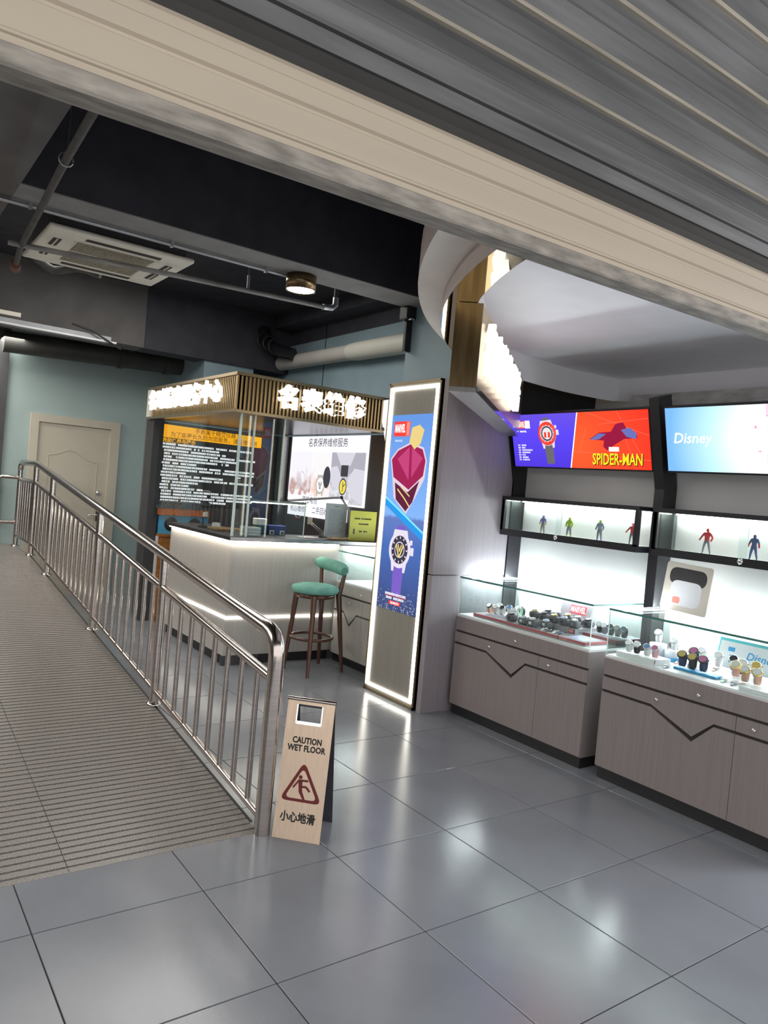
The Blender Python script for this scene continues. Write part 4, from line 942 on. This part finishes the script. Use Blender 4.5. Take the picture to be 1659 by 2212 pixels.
for k in range(3): item('parts_tray', ('clear parts tray of the pile behind the glass corner, lowest', 'clear parts tray of the pile behind the glass corner, middle', 'clear parts tray of the pile behind the glass corner, topmost')[k], 'tray', surf('clear_plastic', (.55, .60, .62), .2), 2.78, 2.93, 5.86, 5.98, ZC_+.026*k, ZC_+.026*k+.024)
item('wall_socket', 'grey wall socket on the kiosk wall beside the lamp bar', 'socket', ac_m, 4.255, 4.269, 7.28, 7.38, 1.13, 1.24)
nh = thing('notice_holder', 'grey printed notice in an acrylic holder on a wooden foot', 'notice', (3.71, 5.92, ZC_))
MB().box(3.60, 3.83, 5.915, 5.921, ZC_+.016, 1.42).build('sheet', surf('grey_sheet', (.36, .39, .40), .6, var=.02), nh); MB().box(3.66, 3.90, 5.86, 5.96, ZC_, ZC_+.016, None, .003).build('wooden_foot', surf('pale_wood', (.55, .38, .20), .5, var=.2, scale=(4, 60, 60)), nh)
hf = Frame((3.60, 5.914, 1.106), (1, 0, 0), (0, 0, 1)); hf.polys('printed_lines', [rect(.03, .03+random.uniform(.12, .17), .03+.014*k, .033+.014*k) for k in range(17)]+[rect(.09, .14, .285, .292)], surf('grey_ink', (.12, .13, .14), .6), nh, .001)
yn = thing('yellow_notice', 'yellow printed notice standing beside the column light box', 'notice', (3.97, 5.84, ZC_))
MB().box(3.82, 4.12, 5.835, 5.84, ZC_, 1.37).build('sheet', surf('yellow_sheet', (.50, .47, .07), .55, var=.05), yn)
yf = Frame((3.82, 5.834, ZC_), (1, 0, 0), (0, 0, 1)); yf.polys('printed_lines', glyph_rows(yf, [(.05, .20, 12, (4,)), (.10, .15, 7, ()), (.11, .08, 6, (2,))], .016, random)+[rect(.045, .06, .06, .11)], ink, yn, .001)
dl = thing('desk_lamp', 'grey bar desk lamp on a jointed arm above the service counter', 'lamp', (4.02, 6.12, ZC_))
MB().box(2.97, 3.53, 6.16, 6.22, 1.378, 1.402, None, .005).build('lamp_head', grey_metal, dl); MB().box(2.98, 3.52, 6.165, 6.215, 1.371, 1.377).build('diffuser', led_w, dl)
MB().tube([(3.34, 6.19, 1.41), (3.92, 6.19, 1.478)], .010, 10).build('upper_arm', grey_metal, dl); MB().ell((3.93, 6.19, 1.478), (.018, .018, .018)).build('arm_joint', black_matt, dl)
MB().tube([(3.93, 6.19, 1.478), (4.0, 6.15, 1.36), (4.02, 6.12, 1.10)], .009, 10).build('lower_arm', grey_metal, dl); MB().lathe([(0, 0), (.06, 0), (.055, .016), (0, .018)], 24, Matrix.Translation((4.02, 6.12, ZC_))).build('base', black_matt, dl)
ml = thing('microscope_arm', 'folded steel lamp arm lying on the counter behind the notice', 'lamp', (3.66, 6.12, ZC_))
MB().tube([(3.56, 6.12, 1.21), (3.70, 6.11, 1.11)], .008, 8).build('arm', chrome, ml); MB().tube([(3.59, 6.13, 1.215), (3.73, 6.12, 1.115)], .008, 8).build('arm', chrome, ml); MB().box(3.68, 3.76, 6.08, 6.15, ZC_, ZC_+.025, None, .004).build('base', grey_metal, ml)
wn = thing('hanging_loop', 'pale cable loop with a red clip hanging on the kiosk wall', 'cable', (4.25, 7.7, 1.2)); MB().tube([(4.262, 7.62+.09*math.cos(a), 1.29+.11*math.sin(a)) for a in [PI+i*PI/12 for i in range(13)]], .006, 8).build('loop', ac_m, wn); MB().box(4.25, 4.268, 7.60, 7.64, 1.155, 1.185).build('clip', surf('red_clip', (.5, .02, .02), .4), wn)

# ------------------------------------------------------------------ bar stool
st = thing('bar_stool', 'walnut bar stool with a green velvet seat and rolled backrest', 'stool', (3.29, 5.42, 0))
C_ = Vector((3.265, 5.43, 0)); feet = {'a': Vector((3.13, 5.215, 0)), 'b': Vector((3.515, 5.30, 0)), 'c': Vector((3.475, 5.62, 0)), 'd': Vector((3.085, 5.545, 0))}
tops = {k: C_+(v-C_)*.72+Vector((0, 0, .66)) for k, v in feet.items()}
def taper_leg(p0, p1, w0, w1, extra=None):
    mb = MB(); pts = [p0, p0.lerp(p1, .5), p1]+([extra] if extra else []); rs = [w0, (w0+w1)/2, w1]+([w0*1.1] if extra else [])
    return mb.tube(pts, rs, 8)
bt = {'b': Vector((3.505, 5.335, .90)), 'c': Vector((3.465, 5.69, .90))}
for k in 'abcd':
    taper_leg(feet[k], tops[k], .014, .026, bt.get(k)).build('leg', walnut, st)
MB().lathe([(0, .0), (.165, 0), (.172, .01), (.172, .035), (.0, .035)], 28, Matrix.Translation((C_.x, C_.y, .632))).build('seat_frame', walnut, st)
MB().lathe([(0, 0), (.15, 0), (.192, .012), (.203, .035), (.195, .058), (.15, .074), (.05, .072), (0, .068)], 36, Matrix.Translation((C_.x, C_.y, .662))).build('seat_cushion', green_v, st)
mb = MB(); mb.tube([(C_.x+.178*math.cos(a), C_.y+.178*math.sin(a), .292) for a in [i*2*PI/40 for i in range(40)]], .0135, 10, True); mb.build('foot_ring', walnut, st)
bk = []
for i in range(11):
    s_ = -1+2*i/10; bk.append((3.495-.045*(s_**2), 5.515+.235*s_, .885+.012*s_))
mb = MB(); mb.tube(bk, [.030, .050]+[.054]*7+[.050, .030], 16); mb.build('backrest', green_v, st)

# ------------------------------------------------------------------ watches
dk_rub, wh_rub, gn_rub, or_rub, gy_rub, pk_rub, nv_rub, rs_rub = [surf('strap_'+n, c, .5, var=.08) for n, c in (('black', (.02, .02, .025)), ('white', (.80, .80, .80)), ('mint', (.42, .68, .48)), ('orange', (.75, .32, .20)), ('grey', (.20, .21, .25)), ('pink', (.80, .45, .50)), ('navy', (.03, .05, .12)), ('rose', (.62, .36, .28)))]
st_case = surf('watch_steel', (.72, .72, .74), .2, 1); bk_case = surf('watch_black_case', (.03, .03, .035), .3); gd_case = surf('watch_gold_case', (.75, .55, .2), .25, 1)
dial_w, dial_k, dial_p, dial_y, dial_b = [surf('dial_'+n, c, .35) for n, c in (('white', (.85, .85, .86)), ('black', (.03, .03, .04)), ('pink', (.65, .22, .42)), ('yellow', (.70, .52, .18)), ('blue', (.16, .30, .55)))]
cush_m = surf('grey_cushion', (.12, .125, .145), .75, var=.06, bump=.05)
WC = {}
def wmesh(kind, part, mat):
    k = (kind, part, mat.name)
    if k in WC: return WC[k]
    mb = MB()
    if kind == 'stand':
        rx, rz_, wdt = .023, .029, .020; c = Vector((0, 0, .033)); al = math.radians(45)
        if part == 'strap':
            P = [(rx*math.cos(a), rz_*math.sin(a)) for a in [i*2*PI/22 for i in range(22)]]
            a_ = [[mb.bm.verts.new((x*f, sd_*wdt/2, c.z+z*f)) for x, z in P] for f, sd_ in ((1, -1), (1, 1), (.88, 1), (.88, -1))]
            for q in range(4):
                for i in range(22):
                    f = mb.bm.faces.new([a_[q][i], a_[q][(i+1) % 22], a_[(q+1) % 4][(i+1) % 22], a_[(q+1) % 4][i]]); f.smooth = True
        else:
            M = Matrix.Translation((-rx*math.cos(al)*.97, 0, c.z+rz_*math.sin(al)*.97)) @ Matrix.Rotation(-(PI/2-al), 4, 'Y')
            if part == 'watch_case': mb.lathe([(.0, -.003), (.017, -.003), (.0195, .001), (.0195, .006), (.0165, .009), (.0155, .009)], 22, M); mb.cyl(M @ Vector((0, -.019, .003)), M @ Vector((0, -.024, .003)), .003, 8)
            else: mb.lathe([(0, .0085), (.0155, .0085)], 22, M)
    elif kind == 'cushion':
        if part == 'strap':
            P = [(.031*math.cos(a), .024*math.sin(a)) for a in [i*2*PI/22 for i in range(22)]]; wdt = .021
            a_ = [[mb.bm.verts.new((x*f, sd_*wdt/2, .024+z*f)) for x, z in P] for f, sd_ in ((1, -1), (1, 1), (.93, 1), (.93, -1))]
            for q in range(4):
                for i in range(22):
                    f = mb.bm.faces.new([a_[q][i], a_[q][(i+1) % 22], a_[(q+1) % 4][(i+1) % 22], a_[(q+1) % 4][i]]); f.smooth = True
        else:
            M = Matrix.Translation((-.006, 0, .047)) @ Matrix.Rotation(-.25, 4, 'Y')
            if part == 'watch_case': mb.lathe([(.0, -.002), (.019, -.002), (.0215, .002), (.0215, .007), (.018, .010), (.017, .010)], 22, M); mb.cyl(M @ Vector((0, -.02, .004)), M @ Vector((0, -.027, .004)), .0035, 8)
            else: mb.lathe([(0, .0095), (.017, .0095)], 22, M)
    else:
        if part == 'strap':
            n = 12
            for i in range(n):
                u0_, u1_ = -1+2*i/n, -1+2*(i+1)/n
                w0_, w1_ = [.010-.0025*abs(u) for u in (u0_, u1_)]; z0_, z1_ = [.004+.005*(1-u*u) for u in (u0_, u1_)]
                A = [mb.bm.verts.new(p) for p in ((-w0_, u0_*.075, z0_), (w0_, u0_*.075, z0_), (w1_, u1_*.075, z1_), (-w1_, u1_*.075, z1_))]; B = [mb.bm.verts.new((v.co.x, v.co.y, v.co.z-.003)) for v in A]
                mb.bm.faces.new(A); mb.bm.faces.new(B[::-1])
                for q in range(4): mb.bm.faces.new([A[q], A[(q+1) % 4], B[(q+1) % 4], B[q]])
        elif part == 'watch_case': mb.lathe([(.0, .003), (.017, .003), (.019, .006), (.019, .011), (.016, .013), (.0155, .013)], 22)
        else: mb.lathe([(0, .0125), (.0155, .0125)], 22)
    WC[k] = mb.mesh(part, mat); return WC[k]
def watch(kind, x, y, z, sm_, cm, dm, label, group, rot=0, sc=1.0):
    t = thing('wrist_watch', label, 'watch', (x, y, z), group); t.rotation_euler = (0, 0, rot); t.scale = (sc,)*3
    for part, m in (('strap', sm_), ('watch_case', cm), ('dial', dm)):
        o = bpy.data.objects.new(part, wmesh(kind, part, m)); COL.objects.link(o); o.parent = t
    return t
cu_me = MB().box(-.029, .029, -.037, .037, .001, .046, None, .016, 3).mesh('watch_cushion', cush_m)
for p in cu_me.polygons: p.use_smooth = True
def cushion(x, y, z, label, rot=0):
    o = bpy.data.objects.new('watch_cushion', cu_me); COL.objects.link(o); o.location = (x, y, z); o.rotation_euler = (0, 0, rot)
    return tag(o, label, 'watch cushion', 'grey watch cushions in the far counter')
ZD = .7325
red_edge = surf('red_tray_edge', (.45, .10, .11), .4); tray_top = surf('grey_tray_felt', (.30, .29, .32), .7, var=.05); tray_print = surf('blue_tray_print', (.40, .42, .62), .5, var=.25, scale=(30, 30, 30))
def tray(label, x0, x1, y0, y1, h, top=tray_top, edge=red_edge, printed=False):
    t = thing('watch_tray', label, 'tray', ((x0+x1)/2, (y0+y1)/2, ZD), 'watch trays in the counters')
    box('tray_body', top, x0+.003, x1, y0+.003, y1, ZD, ZD+h, t)
    mb = MB(); mb.box(x0, x0+.003, y0, y1, ZD+h*.35, ZD+h); mb.box(x0, x1, y0, y0+.003, ZD+h*.35, ZD+h); mb.build('coloured_edge', edge, t)
    if printed: box('print', tray_print, x0+.03, x1-.03, y0+.03, y1-.03, ZD+h, ZD+h+.001, t)
    return t
tray('long grey watch tray with red edge, leftmost at the counter front', 3.715, 4.02, 3.60, 3.95, .024)
tray('long grey watch tray with red edge, middle of the counter front', 3.70, 3.86, 3.145, 3.595, .024)
tray('red-edged tray with a blue print at the near front corner', 3.70, 3.92, 2.93, 3.14, .024, printed=True)
tray('raised grey watch tray in front of the grey logo placard', 3.87, 4.20, 3.155, 3.596, .055, edge=tray_top)
tray('red-edged watch tray at the right end of the far counter', 3.95, 4.21, 2.885, 3.15, .036)
G1 = 'watches in the far counter'
R0 = PI*.08
stands = [(3.82, 3.885, or_rub, bk_case, dial_w, 'orange watch standing at the far left end of the far counter'), (3.825, 3.83, wh_rub, st_case, dial_w, 'white watch standing next to the orange one'), (3.85, 3.79, wh_rub, st_case, dial_k, 'white watch with a dark dial, left cluster of the far counter'),
          (3.90, 3.865, wh_rub, st_case, dial_w, 'white watch behind the left cluster, tallest of the white ones'), (3.93, 3.80, wh_rub, st_case, dial_b, 'white watch with a blue dial, left cluster of the far counter'), (3.985, 3.76, gn_rub, st_case, dial_w, 'mint green watch standing at the right of the white cluster')]
for x, y, a, b, c_, l in stands: watch('stand', x, y, ZD+.0245, a, b, c_, l, G1, R0+random.uniform(-.2, .2), 1.12)
for x, y, a, b, c_, l in [(4.09, 3.83, dk_rub, bk_case, dial_k, 'black watch with a red dial rim behind the mint one'), (4.12, 3.73, dk_rub, st_case, dial_w, 'black watch standing alone before the white wall')]: watch('stand', x, y, ZD, a, b, c_, l, G1, R0, 1.15)
watch('stand', 3.885, 3.71, ZD+.0245, wh_rub, st_case, dial_w, 'white watch standing between the cluster and the first cushion', G1, R0, 1.05)
front_c = [(3.775, 3.625, dk_rub, bk_case, dial_k, 'black watch on the first cushion of the front tray'), (3.76, 3.50, gn_rub, st_case, dial_w, 'mint green watch on the second front cushion'), (3.77, 3.425, wh_rub, st_case, dial_w, 'white watch on the third front cushion'), (3.86-.03, 3.36, wh_rub, st_case, dial_b, 'white watch on the last front cushion')]
for k, (x, y, a, b, c_, l) in enumerate(front_c):
    cushion(x, y, ZD+.0245, ('grey cushion under the front black watch', 'grey cushion under the front mint watch', 'grey cushion under the front white watch', 'grey cushion under the white watch with blue dial')[k]); watch('cushion', x, y, ZD+.0248, a, b, c_, l, G1)
rear = [(3.92, 3.55, dk_rub, gd_case, dial_k, 'gold rimmed black watch'), (3.92, 3.462, dk_rub, bk_case, dial_k, 'all black watch'), (3.92, 3.374, dk_rub, gd_case, dial_y, 'black watch with a golden dial'), (3.92, 3.286, dk_rub, st_case, dial_b, 'black watch with a blue dial'), (3.92, 3.198, gy_rub, st_case, dial_w, 'grey watch with a pale dial')]
nth = ['first', 'second', 'third', 'fourth', 'fifth']
for k, (x, y, a, b, c_, l) in enumerate(rear):
    cushion(x, y, ZD+.0555, 'grey cushion, %s from the left in the raised tray front row' % nth[k]); watch('cushion', x, y, ZD+.0558, a, b, c_, l+', %s in the raised tray front row' % nth[k], G1)
for k in range(5):
    x, y = 4.06, 3.55-.088*k; cushion(x, y, ZD+.0555, 'grey cushion, %s from the left in the raised tray back row' % nth[k])
    watch('cushion', x, y, ZD+.0558, (dk_rub, gy_rub, dk_rub, nv_rub, dk_rub)[k], (bk_case, st_case, gd_case, st_case, bk_case)[k], (dial_k, dial_w, dial_k, dial_b, dial_w)[k], ('black', 'grey', 'gold rimmed black', 'navy', 'pale dialled black')[k]+' watch, %s in the raised tray back row' % nth[k], G1)
for k, (x, y, a, c_, l) in enumerate([(3.785, 3.33, wh_rub, dial_b, 'white watch lying flat, leftmost of the flat row'), (3.775, 3.28, dk_rub, dial_k, 'black watch lying flat beside a white one'), (3.785, 3.235, wh_rub, dial_w, 'white watch lying flat in the middle of the flat row'), (3.785, 3.185, nv_rub, dial_b, 'navy watch lying flat near the printed tray')]): watch('flat', x, y, ZD+.0245, a, st_case, c_, l, G1, PI/2+.4, .9)
for k, (x, y, a, c_) in enumerate([(4.04, 3.09, dk_rub, dial_w), (4.035, 3.045, gy_rub, dial_w), (4.04, 3.0, dk_rub, dial_k), (4.05, 2.955, gy_rub, dial_w), (4.06, 2.912, dk_rub, dial_b)]): watch('stand', x, y, ZD+.0365, a, st_case, c_, ('black', 'grey', 'dark dialled black', 'silver grey', 'blue dialled black')[k]+' watch, %s of the row by the right glass end' % nth[k], G1, R0, 1.15)
def placard(label, y0, y1, x, z0, z1, mat, cat='placard'):
    t = thing('placard', label, cat, (x, (y0+y1)/2, z0)); f = Frame((x, y1, z0), (0, -1, 0), (.25, 0, 1)); f.polys('board', [rect(0, y1-y0, 0, z1-z0)], mat, t, 0, .005); return t, f
t, f = placard('grey placard with a red and white logo behind the raised tray', 3.33, 3.60, 4.215, ZD, .915, surf('placard_grey', (.30, .28, .30), .6, var=.03))
redp = surf('logo_red', (.62, .05, .07), .5); f.polys('logo_block', [rect(.085, .225, .095, .155)], redp, t, .0006)
text('logo_lettering', 'MARVEL', .058, f, .155, .125, paper, t, .001, .002, sx=.62)
t, f = placard('tiny red and white logo tag on the raised tray front', 3.16, 3.20, 3.864, ZD+.03, ZD+.052, redp); text('logo_lettering', 'MARVEL', .012, f, .02, .011, paper, t, .001, .0003, sx=.7)
# near counter
G2 = 'watches in the near counter'
wp_ = surf('white_acrylic', (.82, .82, .84), .25, var=.02); bl_acr = surf('blue_acrylic', (.02, .30, .62), .3)
tray('white stepped riser at the left end of the near counter', 3.70, 3.85, 2.44, 2.70, .030, wp_, wp_); tray('low white riser at the right front of the near counter', 3.69, 3.80, 1.70, 1.95, .02, wp_, wp_)
near = [(3.725, 2.63, wh_rub, st_case, dial_w, 'white watch standing first on the white riser'), (3.735, 2.585, dk_rub, st_case, dial_w, 'black watch with a round pale dial on the white riser'), (3.74, 2.52, wh_rub, st_case, dial_b, 'white watch with a blue dial on the white riser'), (3.75, 2.475, pk_rub, st_case, dial_p, 'pink watch standing at the right end of the white riser')]
for x, y, a, b, c_, l in near: watch('stand', x, y, ZD+.0305, a, b, c_, l, G2, R0, 1.1)
pd_ = [(3.99, 2.62, .075, 'tall white display drum at the back of the near counter'), (4.01, 2.53, .05, 'low white display drum at the back of the near counter')]
for x, y, h, l in pd_: tag(MB().lathe([(0, 0), (.05, 0), (.05, h), (0, h)], 28, Matrix.Translation((x, y, ZD))).build('display_drum', wp_), l, 'plinth')
watch('stand', 3.99, 2.62, ZD+.0755, wh_rub, st_case, dial_w, 'white watch on the tall display drum', G2, R0, 1.2); watch('stand', 4.10, 2.585, ZD, dk_rub, bk_case, dial_k, 'black watch standing behind the display drums', G2, R0, 1.3); watch('stand', 4.0, 2.52, ZD+.0505, wh_rub, st_case, dial_w, 'white watch on the low display drum', G2, R0, 1.1); watch('stand', 4.15, 2.50, ZD, pk_rub, st_case, dial_p, 'small pink watch at the back wall of the near counter', G2, R0, .9)
tag(MB().ribbon([(4.0+.13*math.cos(a), 2.58+.13*math.sin(a), ZD) for a in [PI*.93+i*PI*.55/14 for i in range(15)]], (0, 0, .022)).build('curved_plinth', bl_acr), 'curved blue acrylic band in front of the white drums', 'plinth')
for x, y, z, a, c_, l in [(3.80, 2.335, 0, nv_rub, dial_y, 'dark watch with a yellow dial, left of the group of four'), (3.87, 2.31, .02, dk_rub, dial_p, 'dark watch with a pink dial, rear of the group of four'), (3.785, 2.265, 0, dk_rub, dial_y, 'dark watch with a yellow dial, front of the group of four'), (3.80, 2.21, 0, nv_rub, dial_p, 'dark watch with a pink dial, right of the group of four')]:
    watch('stand', x, y, ZD+.0125+z, a, bk_case, c_, l, G2, R0, 1.35)
item('blue_strip', 'long blue acrylic strip under the group of dark watches', 'plinth', bl_acr, 3.77, 3.84, 2.12, 2.37, ZD, ZD+.012, .002)
item('riser_block', 'small white block under the rear watch of the group of four', 'plinth', wp_, 3.845, 3.895, 2.285, 2.335, ZD, ZD+.032, .002)
for x, y, a, c_, l in [(3.955, 2.46, rs_rub, dial_w, 'rose bracelet watch lying flat behind the white riser'), (3.93, 2.42, pk_rub, dial_w, 'pink watch lying flat behind the group of four'), (3.76, 2.405, gy_rub, dial_w, 'grey watch lying flat right of the white riser'), (3.80, 2.09, gn_rub, dial_w, 'green watch lying flat right of the blue strip'), (3.79, 2.03, nv_rub, dial_w, 'navy watch lying flat with a white dial'), (3.81, 1.97, bl_acr, dial_w, 'blue watch lying flat near the white riser'), (4.02, 2.27, rs_rub, dial_w, 'rose watch lying flat before the blue placard')]: watch('flat', x, y, ZD+.0005, a, st_case, c_, l, G2, PI/2+.35, .9)
for k, (x, y, a, b, c_, l) in enumerate([(4.10, 2.40, gn_rub, st_case, dial_w, 'lime watch standing left of the blue placard'), (4.09, 2.29, wh_rub, st_case, dial_w, 'white watch standing before the blue placard left'), (4.09, 2.20, gy_rub, st_case, dial_k, 'grey watch with a dark dial before the blue placard'), (4.04, 2.12, nv_rub, st_case, dial_w, 'navy watch with a big white dial before the placard'), (4.06, 2.055, bl_acr, gd_case, dial_y, 'blue watch with a golden dial at the right edge'), (3.95, 2.11, rs_rub, gd_case, dial_w, 'rose gold watch standing in the middle right'), (3.88, 2.02, rs_rub, gd_case, dial_w, 'rose gold watch nearest the counter front'), (3.88, 1.955, rs_rub, gd_case, dial_w, 'rose gold watch cut by the right picture edge')]): watch('stand', x, y, ZD+.0005, a, b, c_, l, G2, R0, 1.35)
t, f = placard('blue-edged white placard with blue lettering at the back of the near counter', 1.98, 2.36, 4.17, ZD, .90, surf('placard_white', (.80, .82, .85), .5, var=.02))
f.polys('border', [rect(0, .38, .150, .1675), rect(0, .008, 0, .16)], surf('turquoise_edge', (.10, .55, .62), .4), t, .0006)
f.polys('blue_print', [rect(.075, .12, .03, .075), rect(.13, .16, .025, .055), rect(.06, .10, .095, .12)], bl_acr, t, .0008); text('logo_lettering', 'Disney', .062, f, .255, .085, bl_acr, t, .001, .0008, shear=.2)
